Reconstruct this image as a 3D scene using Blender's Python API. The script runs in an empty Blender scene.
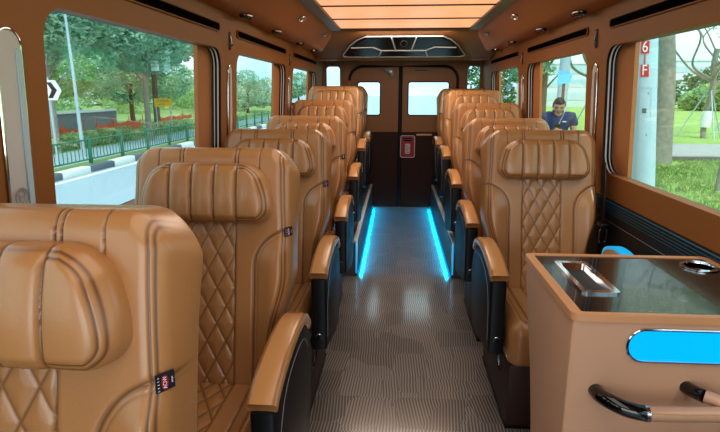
import bpy, bmesh, math, random
from mathutils import Vector, Matrix
from mathutils.geometry import tessellate_polygon
random.seed(7)
C = bpy.context.scene.collection
PI = math.pi
XL, XR, YB, XC = -0.90, 1.01, 6.25, 0.055
EYE = 1.36

# ------------------------------------------------------------------ materials
def lin(r, g, b):
    f = lambda c: (c/255/12.92) if c/255 <= 0.04045 else ((c/255+0.055)/1.055)**2.4
    return (f(r), f(g), f(b), 1)

def mat(name, rgb, rough=0.5, metal=0.0, var=0.08, vscale=8.0, bump=0.0, bscale=60.0, emit=None, estr=0.0, spec=0.5, coat=0.0):
    m = bpy.data.materials.new(name); m.use_nodes = True
    nt = m.node_tree; b = nt.nodes['Principled BSDF']
    b.inputs['Roughness'].default_value = rough; b.inputs['Metallic'].default_value = metal
    b.inputs['Specular IOR Level'].default_value = spec
    b.inputs['Coat Weight'].default_value = coat
    c = lin(*rgb)
    if var:
        tc = nt.nodes.new('ShaderNodeTexCoord'); n = nt.nodes.new('ShaderNodeTexNoise'); n.inputs['Scale'].default_value = vscale
        n.inputs['Detail'].default_value = 4
        r = nt.nodes.new('ShaderNodeMix'); r.data_type = 'RGBA'
        r.inputs[6].default_value = tuple(x*(1-var) for x in c[:3])+(1,)
        r.inputs[7].default_value = tuple(min(1, x*(1+var)) for x in c[:3])+(1,)
        nt.links.new(tc.outputs['Object'], n.inputs['Vector']); nt.links.new(n.outputs['Fac'], r.inputs[0])
        nt.links.new(r.outputs[2], b.inputs['Base Color'])
    else:
        b.inputs['Base Color'].default_value = c
    if bump:
        tc = nt.nodes.new('ShaderNodeTexCoord'); n = nt.nodes.new('ShaderNodeTexNoise'); n.inputs['Scale'].default_value = bscale
        bp = nt.nodes.new('ShaderNodeBump'); bp.inputs['Strength'].default_value = bump; bp.inputs['Distance'].default_value = 0.003
        nt.links.new(tc.outputs['Object'], n.inputs['Vector']); nt.links.new(n.outputs['Fac'], bp.inputs['Height'])
        nt.links.new(bp.outputs['Normal'], b.inputs['Normal'])
    if emit:
        b.inputs['Emission Color'].default_value = lin(*emit); b.inputs['Emission Strength'].default_value = estr
    return m

def leather(name, rgb, dark, rough=0.42):
    m = mat(name, rgb, rough, var=0.10, vscale=5, bump=0.10, bscale=260, coat=.30)
    m.node_tree.nodes['Principled BSDF'].inputs['Coat Roughness'].default_value = .22
    nt = m.node_tree; b = nt.nodes['Principled BSDF']
    src = b.inputs['Base Color'].links[0].from_socket
    at = nt.nodes.new('ShaderNodeAttribute'); at.attribute_name = 'seam'
    mx = nt.nodes.new('ShaderNodeMix'); mx.data_type = 'RGBA'; mx.inputs[7].default_value = lin(*dark)
    nt.links.new(at.outputs['Fac'], mx.inputs[0]); nt.links.new(src, mx.inputs[6]); nt.links.new(mx.outputs[2], b.inputs['Base Color'])
    return m

M = {}
M['leather'] = leather('tan leather', (174, 124, 80), (84, 48, 24), 0.30)
M['pad'] = leather('armrest leather', (194, 140, 90), (120, 72, 38), 0.22)
M['liner'] = mat('brown wall liner', (144, 90, 42), 0.55, var=0.06, vscale=3, bump=0.06, bscale=300)
M['liner_strip'] = mat('brown blind fabric', (176, 118, 72), 0.7, var=0.05)
M['duct'] = mat('brown duct vinyl', (178, 106, 48), 0.5, var=0.06, vscale=2)
M['rearliner'] = mat('rear liner', (140, 90, 48), 0.55, var=0.06)
M['darkbrown'] = mat('dark brown lower panel', (56, 26, 15), 0.6, var=0.1, spec=.3)
M['baseplastic'] = mat('brown black seat base', (66, 42, 34), 0.5, var=0.1)
M['black'] = mat('black plastic', (14, 14, 15), 0.35, var=0.05)
M['blackvinyl'] = mat('black vinyl', (20, 21, 25), 0.42, var=0.1, bump=0.08, bscale=250)
M['gloss'] = mat('gloss black', (8, 8, 9), 0.07, var=0, coat=0.6)
M['blackpanel'] = mat('black wall panel', (34, 26, 24), 0.5, var=0.15, bump=0.1, bscale=200)
M['consoletop'] = mat('black console top', (12, 13, 15), 0.2, var=0, coat=0.4)
M['chrome'] = mat('chrome', (225, 225, 228), 0.09, 1.0, var=0)
M['softchrome'] = mat('satin chrome', (190, 190, 195), 0.28, 1.0, var=0)
M['rubber'] = mat('rubber seal', (10, 10, 10), 0.6, var=0)
M['plinth'] = mat('grey plinth laminate', (88, 92, 98), 0.45, var=0.12)
M['channelgrey'] = mat('window channel grey', (225, 226, 226), 0.3, var=0.03)
M['greytrim'] = mat('grey trim', (118, 108, 100), 0.35, var=0.06)
M['pillargrey'] = mat('grey pillar plastic', (196, 188, 184), 0.45, var=0.04)
M['emblem'] = mat('emblem line', (150, 142, 140), 0.4, var=0)
M['console'] = mat('console tan vinyl', (198, 153, 124), 0.5, var=0.03, bump=0.04, bscale=300)
M['consoleedge'] = mat('console edge vinyl', (204, 148, 106), 0.42, var=0.03)
M['grip'] = leather('grip leather', (188, 146, 118), (130, 80, 55), 0.45)
M['led'] = mat('blue led', (0, 150, 220), 0.4, var=0, emit=(0, 170, 228), estr=.85)
M['lightblue'] = mat('blue lit window', (0, 120, 200), 0.25, var=0, emit=(0, 166, 246), estr=.95)
M['bluereflection'] = mat('blue armrest reflection', (30, 120, 160), 0.35, var=0, emit=(20, 165, 215), estr=.75)  # blue reflection put in as emission, not a light fitting
M['tealline'] = mat('teal stitching', (0, 74, 92), 0.5, var=0, emit=(0, 100, 130), estr=0.10)
M['greyline'] = mat('grey stitching', (130, 125, 125), 0.5, var=0)
M['whiteplastic'] = mat('white plastic', (225, 225, 222), 0.4, var=0.03)
M['red'] = mat('red plastic', (150, 20, 30), 0.45, var=0.05)
M['paper'] = mat('paper label', (190, 180, 176), 0.7, var=0.03)
M['tagnavy'] = mat('navy tag', (24, 28, 44), 0.6, var=0.1, vscale=60)
M['sticker'] = mat('grey sticker', (120, 105, 95), 0.6, var=0.05)
M['ceilglow'] = mat('amber ceiling panel', (236, 170, 120), 0.35, var=0, emit=(242, 178, 134), estr=0.80)
M['ceilbar'] = mat('dark bar', (38, 26, 20), 0.4, var=0)
M['ceiling'] = mat('ceiling brown', (132, 78, 38), 0.6, var=0.05)
M['meshdark'] = mat('dark recess', (5, 4, 4), 0.8, var=0, spec=.03)
M['facet'] = mat('smoked black facet', (6, 6, 7), 0.38, var=0, spec=.12)
M['darkchrome'] = mat('dark chrome', (120, 112, 106), 0.22, 1.0, var=0)
M['tray'] = mat('tray rubber', (48, 46, 48), 0.6, var=0.1)
M['buckle'] = mat('buckle metal', (170, 175, 185), 0.25, 1.0, var=0)
# outdoors
M['road'] = mat('pale road', (158, 178, 188), 0.8, var=0.07, vscale=6, bump=0.2, bscale=80)
M['roadline'] = mat('road paint', (245, 248, 248), 0.7, var=0.02)
M['kerbwhite'] = mat('kerb white', (225, 230, 226), 0.8, var=0.08)
M['kerbblack'] = mat('kerb black', (96, 108, 118), 0.8, var=0.1)
M['verge'] = mat('verge grass', (128, 158, 92), 0.9, var=0.3, vscale=3, bump=0.4, bscale=30)
M['fence'] = mat('green railing paint', (24, 122, 100), 0.5, var=0.06)
M['hoarding'] = mat('blue grey hoarding', (112, 126, 142), 0.7, var=0.05)
M['hoardtop'] = mat('white coping', (225, 232, 235), 0.7, var=0.03)
M['orange'] = mat('orange netting', (238, 110, 78), 0.8, var=0.15, vscale=10)
M['yellow'] = mat('yellow sign', (245, 190, 20), 0.6, var=0.03)
M['galv'] = mat('galvanised steel', (176, 196, 204), 0.5, 0.0, var=0.05)
M['polepaint'] = mat('pale blue lamp post', (184, 206, 220), 0.55, var=0.04, vscale=3)
M['trunk'] = mat('grey bark', (150, 146, 136), 0.9, var=0.4, vscale=9, bump=0.8, bscale=18)
M['darktrunk'] = mat('brown bark', (104, 92, 76), 0.9, var=0.3, vscale=6, bump=0.6, bscale=20)
M['paving'] = mat('paving slab', (178, 178, 172), 0.85, var=0.12, vscale=3)
M['slabedge'] = mat('paving edge', (112, 112, 110), 0.9, var=0.1)
M['lawn'] = mat('lawn', (156, 186, 96), 0.95, var=0.25, vscale=0.9, bump=0.5, bscale=12)
M['white'] = mat('white paint', (240, 244, 246), 0.6, var=0.03)
M['bluesign'] = mat('blue sign', (132, 198, 238), 0.6, var=0.05)
M['redpaint'] = mat('red paint', (214, 34, 46), 0.6, var=0)
M['skin'] = mat('skin', (196, 148, 124), 0.5, var=0.05)
M['hair'] = mat('black hair', (22, 20, 20), 0.5, var=0.2)
M['navy'] = mat('navy polo', (36, 58, 96), 0.8, var=0.12)
M['trousers'] = mat('dark trousers', (40, 42, 50), 0.85, var=0.1)
M['eye'] = mat('eye', (20, 16, 14), 0.3, var=0)
M['lip'] = mat('lip', (150, 90, 80), 0.5, var=0)
M['shade_building'] = mat('pale building', (216, 226, 234), 0.8, var=0.05)
M['bwin'] = mat('building windows', (190, 210, 222), 0.4, var=0.1)
M['fabricstake'] = mat('stake wood', (170, 150, 120), 0.8, var=0.1)

def leafmat(name, rgb, rgb2, tr=0.45):
    m = bpy.data.materials.new(name); m.use_nodes = True; nt = m.node_tree
    b = nt.nodes['Principled BSDF']; b.inputs['Roughness'].default_value = 0.6
    tc = nt.nodes.new('ShaderNodeTexCoord'); n = nt.nodes.new('ShaderNodeTexNoise'); n.inputs['Scale'].default_value = 1.3; n.inputs['Detail'].default_value = 6
    cr = nt.nodes.new('ShaderNodeValToRGB'); cr.color_ramp.elements[0].position = 0.35; cr.color_ramp.elements[1].position = 0.68
    cr.color_ramp.elements[0].color = lin(*rgb); cr.color_ramp.elements[1].color = lin(*rgb2)
    nt.links.new(tc.outputs['Object'], n.inputs['Vector']); nt.links.new(n.outputs['Fac'], cr.inputs['Fac']); nt.links.new(cr.outputs['Color'], b.inputs['Base Color'])
    t = nt.nodes.new('ShaderNodeBsdfTranslucent'); nt.links.new(cr.outputs['Color'], t.inputs['Color'])
    ms = nt.nodes.new('ShaderNodeMixShader'); ms.inputs[0].default_value = tr
    nt.links.new(b.outputs[0], ms.inputs[1]); nt.links.new(t.outputs[0], ms.inputs[2]); nt.links.new(ms.outputs[0], nt.nodes['Material Output'].inputs['Surface'])
    return m
M['leaf'] = leafmat('tree leaves', (112, 166, 140), (208, 234, 210))
M['leaf2'] = leafmat('bright leaves', (134, 178, 122), (212, 232, 178))
M['leaf3'] = leafmat('dark leaves', (66, 108, 74), (132, 170, 112))
M['blade'] = leafmat('grass blades', (124, 150, 84), (192, 208, 146))

def glassmat():
    m = bpy.data.materials.new('tinted glass'); m.use_nodes = True; nt = m.node_tree
    for n in list(nt.nodes):
        if n.type != 'OUTPUT_MATERIAL': nt.nodes.remove(n)
    t = nt.nodes.new('ShaderNodeBsdfTransparent'); t.inputs['Color'].default_value = (0.90, 0.975, 0.97, 1)
    g = nt.nodes.new('ShaderNodeBsdfGlossy'); g.inputs['Roughness'].default_value = 0.02; g.inputs['Color'].default_value = (0.9, 0.95, 1, 1)
    f = nt.nodes.new('ShaderNodeFresnel'); f.inputs['IOR'].default_value = 1.35
    mu = nt.nodes.new('ShaderNodeMath'); mu.operation = 'MULTIPLY'; mu.inputs[1].default_value = 0.25
    ms = nt.nodes.new('ShaderNodeMixShader')
    nt.links.new(f.outputs[0], mu.inputs[0]); nt.links.new(mu.outputs[0], ms.inputs[0])
    nt.links.new(t.outputs[0], ms.inputs[1]); nt.links.new(g.outputs[0], ms.inputs[2])
    nt.links.new(ms.outputs[0], nt.nodes['Material Output'].inputs['Surface'])
    return m
M['glass'] = glassmat()

def floormat():
    m = bpy.data.materials.new('patchwork striped carpet vinyl'); m.use_nodes = True; nt = m.node_tree; b = nt.nodes['Principled BSDF']
    N = nt.nodes.new; L = nt.links.new
    tc = N('ShaderNodeTexCoord')
    vo = N('ShaderNodeTexVoronoi'); vo.distance = 'CHEBYCHEV'; vo.inputs['Scale'].default_value = 5.5; vo.inputs['Randomness'].default_value = 0.75
    L(tc.outputs['Object'], vo.inputs['Vector'])
    sep = N('ShaderNodeSeparateXYZ'); L(tc.outputs['Object'], sep.inputs[0])
    rgb = N('ShaderNodeSeparateColor'); L(vo.outputs['Color'], rgb.inputs[0])
    nz = N('ShaderNodeTexNoise'); nz.inputs['Scale'].default_value = 9; L(tc.outputs['Object'], nz.inputs['Vector'])
    # stripe phase: x*freq + y*slope per patch + wobble
    sl = N('ShaderNodeMath'); sl.operation = 'SUBTRACT'; L(rgb.outputs[0], sl.inputs[0]); sl.inputs[1].default_value = 0.5
    ys = N('ShaderNodeMath'); ys.operation = 'MULTIPLY'; L(sep.outputs[1], ys.inputs[0]); L(sl.outputs[0], ys.inputs[1])
    y2 = N('ShaderNodeMath'); y2.operation = 'MULTIPLY'; L(ys.outputs[0], y2.inputs[0]); y2.inputs[1].default_value = 0.22
    ad = N('ShaderNodeMath'); ad.operation = 'ADD'; L(sep.outputs[0], ad.inputs[0]); L(y2.outputs[0], ad.inputs[1])
    wob = N('ShaderNodeMath'); wob.operation = 'MULTIPLY'; L(nz.outputs['Fac'], wob.inputs[0]); L(rgb.outputs[1], wob.inputs[1])
    w2 = N('ShaderNodeMath'); w2.operation = 'MULTIPLY'; L(wob.outputs[0], w2.inputs[0]); w2.inputs[1].default_value = 0.012
    a2 = N('ShaderNodeMath'); a2.operation = 'ADD'; L(ad.outputs[0], a2.inputs[0]); L(w2.outputs[0], a2.inputs[1])
    fr = N('ShaderNodeMath'); fr.operation = 'MULTIPLY'; L(a2.outputs[0], fr.inputs[0]); fr.inputs[1].default_value = 2*PI/0.0135
    sn = N('ShaderNodeMath'); sn.operation = 'SINE'; L(fr.outputs[0], sn.inputs[0])
    cr = N('ShaderNodeValToRGB'); cr.color_ramp.elements[0].position = 0.30; cr.color_ramp.elements[1].position = 0.72
    cr.color_ramp.elements[0].color = lin(82, 73, 68); cr.color_ramp.elements[1].color = lin(152, 141, 134)
    ma = N('ShaderNodeMath'); ma.operation = 'MULTIPLY_ADD'; L(sn.outputs[0], ma.inputs[0]); ma.inputs[1].default_value = 0.36; ma.inputs[2].default_value = 0.5
    m3 = N('ShaderNodeMath'); m3.operation = 'MULTIPLY_ADD'; L(rgb.outputs[2], m3.inputs[0]); m3.inputs[1].default_value = 0.30; m3.inputs[2].default_value = -0.15
    m4 = N('ShaderNodeMath'); m4.operation = 'ADD'; L(ma.outputs[0], m4.inputs[0]); L(m3.outputs[0], m4.inputs[1])
    L(m4.outputs[0], cr.inputs['Fac']); L(cr.outputs['Color'], b.inputs['Base Color'])
    b.inputs['Roughness'].default_value = 0.32; b.inputs['Coat Weight'].default_value = 1.0; b.inputs['Coat Roughness'].default_value = 0.13; b.inputs['Coat IOR'].default_value = 1.7; b.inputs['Sheen Weight'].default_value = 0.35; b.inputs['Sheen Roughness'].default_value = 0.4; b.inputs['Sheen Tint'].default_value = (.8, .92, 1, 1)
    bp = N('ShaderNodeBump'); bp.inputs['Strength'].default_value = 0.10; bp.inputs['Distance'].default_value = 0.002
    L(sn.outputs[0], bp.inputs['Height']); L(bp.outputs['Normal'], b.inputs['Normal'])
    return m
M['floor'] = floormat()

# ------------------------------------------------------------------ geometry helpers
class G:
    def __init__(s): s.v = []; s.f = []; s.m = []; s.a = []; s.cur = 0
    def mesh(s, name, mats):
        me = bpy.data.meshes.new(name); me.from_pydata([tuple(p) for p in s.v], [], s.f)
        for k in mats: me.materials.append(k)
        for p, mi in zip(me.polygons, s.m): p.material_index = mi
        if s.a:
            at = me.attributes.new('seam', 'FLOAT', 'POINT')
            a = s.a + [0.0]*(len(s.v)-len(s.a)); at.data.foreach_set('value', a[:len(s.v)])
        return me
    def face(s, *i): s.f.append(tuple(i)); s.m.append(s.cur)
    def add(s, vs, fs):
        n = len(s.v); s.v += [Vector(p) for p in vs]
        for f in fs: s.face(*[n+i for i in f])
        return n

def from_bm(g, bm):
    bm.verts.index_update(); g.add([v.co.copy() for v in bm.verts], [[v.index for v in f.verts] for f in bm.faces]); bm.free()

def box(g, lo, hi, bev=0.0, seg=2, tf=None):
    bm = bmesh.new(); bmesh.ops.create_cube(bm, size=1)
    for v in bm.verts: v.co = Vector([(lo[i]+hi[i])/2 + v.co[i]*(hi[i]-lo[i]) for i in range(3)])
    if bev: bmesh.ops.bevel(bm, geom=list(bm.edges), offset=bev, segments=seg, profile=0.5, affect='EDGES')
    if tf:
        for v in bm.verts: v.co = Vector(tf(v.co))
    from_bm(g, bm)

def prism(g, poly, a0, a1, mapf, bev=0.0, seg=2):
    """poly in 2D, extruded a0..a1, mapf(p,q,a)->xyz"""
    bm = bmesh.new()
    vs = [bm.verts.new((p, q, a0)) for p, q in poly]
    f = bm.faces.new(vs); r = bmesh.ops.extrude_face_region(bm, geom=[f])
    for e in r['geom']:
        if isinstance(e, bmesh.types.BMVert): e.co.z = a1
    bmesh.ops.recalc_face_normals(bm, faces=bm.faces)
    if bev:
        ed = [e for e in bm.edges if abs(e.verts[0].co.z-e.verts[1].co.z) < 1e-6]
        bmesh.ops.bevel(bm, geom=ed, offset=bev, segments=seg, profile=0.5, affect='EDGES')
    for v in bm.verts: v.co = Vector(mapf(*v.co))
    bmesh.ops.recalc_face_normals(bm, faces=bm.faces)
    from_bm(g, bm)

def plate(g, outer, holes, d0, d1, mapf):
    """flat plate with holes; loops are lists of 2D points"""
    loops = [outer]+holes
    flat = [p for l in loops for p in l]
    tris = tessellate_polygon([[Vector((p[0], p[1], 0)) for p in l] for l in loops])
    n = len(flat)
    vs = [mapf(p[0], p[1], d0) for p in flat]+[mapf(p[0], p[1], d1) for p in flat]
    fs = [list(t) for t in tris]+[[i+n for i in reversed(t)] for t in tris]
    k = 0
    for l in loops:
        c = len(l)
        for i in range(c):
            a, b = k+i, k+(i+1) % c
            fs.append([a, b, b+n, a+n])
        k += c
    g.add(vs, fs)

def rrect(x0, y0, x1, y1, r, seg=7):
    pts = []
    for cx, cy, a in ((x1-r, y1-r, 0), (x0+r, y1-r, 90), (x0+r, y0+r, 180), (x1-r, y0+r, 270)):
        for i in range(seg+1):
            t = math.radians(a+90*i/seg); pts.append((cx+r*math.cos(t), cy+r*math.sin(t)))
    return pts

def sweep(g, path, sec, up=Vector((0, 0, 1)), closed=False, cap=True, scale=None):
    """sec: 2D loop (side, up)"""
    P = [Vector(p) for p in path]; n = len(P); k = len(sec); rows = []
    T_ = [((P[(i+1) % n]-P[i-1]) if closed else (P[min(i+1, n-1)]-P[max(i-1, 0)])).normalized() for i in range(n)]
    if max(abs(t.dot(up)) for t in T_) > .97:
        up = min((Vector((1, 0, 0)), Vector((0, 1, 0)), Vector((0, 0, 1)), Vector((.58, .58, .58))), key=lambda a: max(abs(t.dot(a.normalized())) for t in T_)).normalized()
    for i, p in enumerate(P):
        if closed: t = P[(i+1) % n]-P[i-1]
        else: t = P[min(i+1, n-1)]-P[max(i-1, 0)]
        t.normalize(); s = t.cross(up)
        if s.length < 1e-4: s = t.cross(Vector((0, 1, 0)))
        s.normalize(); u = s.cross(t)
        q = scale[i] if scale else 1.0
        rows.append([p+s*a*q+u*b*q for a, b in sec])
    fs = []
    m = n if closed else n-1
    for i in range(m):
        for j in range(k):
            a = i*k+j; b = i*k+(j+1) % k; c = ((i+1) % n)*k+(j+1) % k; d = ((i+1) % n)*k+j
            fs.append([a, b, c, d])
    if cap and not closed: fs.append(list(range(k))[::-1]); fs.append([(n-1)*k+j for j in range(k)])
    g.add([v for r in rows for v in r], fs)

def circ(r, n=10): return [(r*math.cos(2*PI*i/n), r*math.sin(2*PI*i/n)) for i in range(n)]
def tube(g, path, r, n=8, closed=False, scale=None): sweep(g, path, circ(r, n), closed=closed, scale=scale)

def spline(pts, n=8):
    P = [Vector(p) for p in pts]; out = []
    for i in range(len(P)-1):
        a, b, c, d = P[max(i-1, 0)], P[i], P[i+1], P[min(i+2, len(P)-1)]
        for k in range(n):
            t = k/n; out.append(0.5*((2*b)+(c-a)*t+(2*a-5*b+4*c-d)*t*t+(3*b-a-3*c+d)*t**3))
    out.append(P[-1]); return out

def disc(g, c, r, h, axis=(0, 0, 1), n=20, bev=0.2):
    A = Vector(axis).normalized(); c = Vector(c)
    tube(g, [c, c+A*h*(1-bev), c+A*h], r, n, scale=[1, 1, 1-bev])

def lathe(g, prof, c=(0, 0, 0), n=28, rotf=None):
    c = Vector(c); vs = []; k = len(prof)
    for i in range(n):
        t = 2*PI*i/n
        for r, h in prof:
            p = Vector((r*math.cos(t), r*math.sin(t), h)); vs.append(c+(rotf(p) if rotf else p))
    g.add(vs, [[i*k+j, ((i+1) % n)*k+j, ((i+1) % n)*k+j+1, i*k+j+1] for i in range(n) for j in range(k-1)])

def link(name, me, parent=None, sharp=40):
    o = bpy.data.objects.new(name, me); C.objects.link(o)
    if parent: o.parent = parent
    return o

def obj(name, g, mats, parent=None, sharp=40, smooth=True):
    mats = mats if isinstance(mats, (list, tuple)) else [mats]
    me = g.mesh(name, [M[k] for k in mats])
    bm = bmesh.new(); bm.from_mesh(me); bmesh.ops.recalc_face_normals(bm, faces=bm.faces); bm.to_mesh(me); bm.free()
    if smooth:
        me.polygons.foreach_set('use_smooth', [True]*len(me.polygons))
        me.set_sharp_from_angle(angle=math.radians(sharp))
    return link(name, me, parent)

def tag(o, label, cat, group=None):
    o['label'] = label; o['category'] = cat
    if group: o['group'] = group
    return o
def thing(name, label, cat, loc=(0, 0, 0), group=None, rz=0):
    o = bpy.data.objects.new(name, None); C.objects.link(o); o.location = loc; o.rotation_euler = (0, 0, rz); o.empty_display_size = 0.1
    return tag(o, label, cat, group)
def struct(o, label=None):
    o['kind'] = 'structure'
    if label: o['label'] = label
    return o
def sgroup(name, label=None):
    o = bpy.data.objects.new(name, None); C.objects.link(o); return struct(o, label)

def text_g(g, s, size, mapf, depth=0.0, sx=1.0):
    cu = bpy.data.curves.new('t', 'FONT'); cu.body = s; cu.size = size; cu.align_x = 'CENTER'; cu.align_y = 'CENTER'
    o = bpy.data.objects.new('t', cu); C.objects.link(o)
    dg = bpy.context.evaluated_depsgraph_get(); me = bpy.data.meshes.new_from_object(o.evaluated_get(dg))
    g.add([mapf(v.co.x*sx, v.co.y) for v in me.vertices], [list(p.vertices) for p in me.polygons])
    bpy.data.objects.remove(o); bpy.data.curves.remove(cu); bpy.data.meshes.remove(me)

# ------------------------------------------------------------------ upholstered slab
def ss(x): x = max(0.0, min(1.0, x)); return x*x*(3-2*x)
def gs(d, w): return math.exp(-(d/w)**2)

def slab(hw, v0, v1, T, R, nu, nv, relief, mapf, R2=0.02):
    g = G(); N = (nu+1)
    fr, bk, sf = [], [], []
    for j in range(nv+1):
        s = -1+2*j/nv; s = s*(1.25-0.25*s*s); v = (v0+v1)/2+s*(v1-v0)/2
        w = hw(v); dw = (hw(min(v+.002, v1))-hw(max(v-.002, v0)))/.004; kn = 1/math.sqrt(1+min(dw*dw, 9))
        for i in range(nu+1):
            t = -1+2*i/nu; t = t*(1.25-0.25*t*t); x = t*w
            e = max(0.0, min((w-abs(x))*kn, v-v0, v1-v))
            dr = R-math.sqrt(max(0, R*R-(R-e)**2)) if e < R else 0
            d2 = R2-math.sqrt(max(0, R2*R2-(R2-e)**2)) if e < R2 else 0
            rl, sm = relief(x, v, e)
            fr.append(mapf(x, v, T-dr+rl*min(1, 0.25+e/R))); sf.append(sm)
            bk.append(mapf(x, v, d2))
    n = len(fr); fs = []
    for j in range(nv):
        for i in range(nu):
            a = j*N+i; fs.append([a, a+1, a+1+N, a+N]); fs.append([n+a, n+a+N, n+a+N+1, n+a+1])
    ring = [i for i in range(nu+1)]+[j*N+nu for j in range(1, nv+1)]+[nv*N+i for i in range(nu-1, -1, -1)]+[j*N for j in range(nv-1, 0, -1)]
    for k in range(len(ring)):
        a, b = ring[k], ring[(k+1) % len(ring)]; fs.append([a, n+a, n+b, b])
    g.add(fr+bk, fs); g.a = sf+[0.0]*n
    return g

def lerp_tab(tab, v):
    if v <= tab[0][0]: return tab[0][1]
    for (a, x), (b, y) in zip(tab, tab[1:]):
        if v <= b: t = (v-a)/(b-a); t = t*t*(3-2*t); return x+(y-x)*t
    return tab[-1][1]

def round_top(base, v1, r):
    def f(v):
        w = base(v)
        if v > v1-r: w = w-r+math.sqrt(max(1e-6, r*r-(v-(v1-r))**2))
        return w
    return f

def quilt(x, v, px=0.062, pz=0.112):
    p, q = x/px, v/pz; k = math.sqrt(1/px**2+1/pz**2)
    d = min(abs((p+q)-round(p+q)), abs((p-q)-round(p-q)))/k
    return d

BT = [(0.42, .196), (0.56, .220), (0.78, .264), (1.10, .252), (1.17, .243)]
BH = lambda v: lerp_tab(BT, v)
def back_relief(x, z, e):
    a = abs(x); r = 0.0; s = 0.0
    def seam(d, dep=.005, w=.0028, dark=.8):
        nonlocal r, s
        q = gs(d, w); r -= dep*gs(d, w*1.5); s = max(s, dark*q)
    px, pz = a-0.152, 0.912-z
    if px > -0.03 and pz > -0.03:
        c = 0.12
        d = c-math.hypot(c-px, c-pz) if (px < c and pz < c) else min(px, pz)
        r += 0.022*ss(d/0.07); seam(d, .005, .0034); seam(d-.012, .0015, .0022, .35)
    if a < 0.16 and z < 0.99:
        if a < 0.088:
            d = quilt(x, z); r += 0.0034*ss(d/0.022)-0.002; seam(d, .002, .0026, .6)
        seam(a-0.090, .004, .003, .7)
    if z > 0.93:
        k = ss((z-0.93)/0.03)
        q = gs(a-0.085, .0023)+gs(a-0.096, .0023)+0.8*gs(a-0.165, .0022)
        r -= .005*min(1, q)*k; s = max(s, .8*min(1, q)*k)
    es = BH(z)-a
    q = gs(es-0.011, .0020)+gs(es-0.019, .0020)
    if z > 0.5: r -= .003*min(1, q); s = max(s, .8*min(1, q))
    return r, s
def back_map(x, z, h):
    k = max(0.0, 1-h/.135)
    zz = z-.045*k*ss((abs(x)-.17)/.11)*ss((z-.95)/.2)
    return Vector((x*(1+k*(.03+.075*ss((z-.8)/.35))), 0.085-0.17*(1.17-z)/0.75-h, zz+0.16*h))
PT = [(0.0, .178), (0.05, .204), (0.09, .206), (0.15, .190), (0.200, .172)]
def pillow_hw(v):
    w = .210-(.046*((v-.055)/.145)**1.7 if v > .055 else .006*((.055-v)/.055)**2); r0, r1 = .05, .052
    if v < r0: w = w-r0+math.sqrt(max(1e-6, r0*r0-(r0-v)**2))
    if v > .200-r1: w = w-r1+math.sqrt(max(1e-6, r1*r1-(v-(.200-r1))**2))
    return w
def pillow_relief(x, v, e):
    a = abs(x); r = 0.0; s = 0.0
    for c in (0.036, 0.107):
        q = gs(a-c, .0025); r -= .006*gs(a-c, .005); s = max(s, .8*q)
    for c, w in ((0, .036), (.0715, .0355), (.150, .043)):
        if abs(a-c) < w: r += 0.006*(1-((a-c)/w)**2)
    r += .010*(1-((v-.1)/.1)**2)
    if a > .107:
        q = gs(e-0.010, .0021)+gs(e-.019, .0021); r -= .003*min(1, q); s = max(s, .8*min(1, q))
    else: s = max(s, .35*gs(e-.008, .003))
    return r, s
def cush_relief(x, v, e):
    a = abs(x); r = 0.0; s = 0.0
    d = a-0.15
    r += 0.016*ss(d/0.05); q = gs(d, .0036); r -= .005*gs(d, .005); s = max(s, .75*q)
    if a < .088:
        d = quilt(x, v); r += 0.0045*ss(d/0.022)-.003; q = gs(d, .0028); r -= .0025*q; s = max(s, .75*q)
    q = gs(a-.090, .003); r -= .004*q; s = max(s, .7*q)
    q = gs(e-0.05, .004); r -= .004*q; s = max(s, .7*q)
    return r, s

ARM_PATH = [(-.618, .634), (-.59, .649), (-.52, .669), (-.42, .684), (-.32, .688), (-.24, .681), (-.17, .657), (-.13, .622)]

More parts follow.
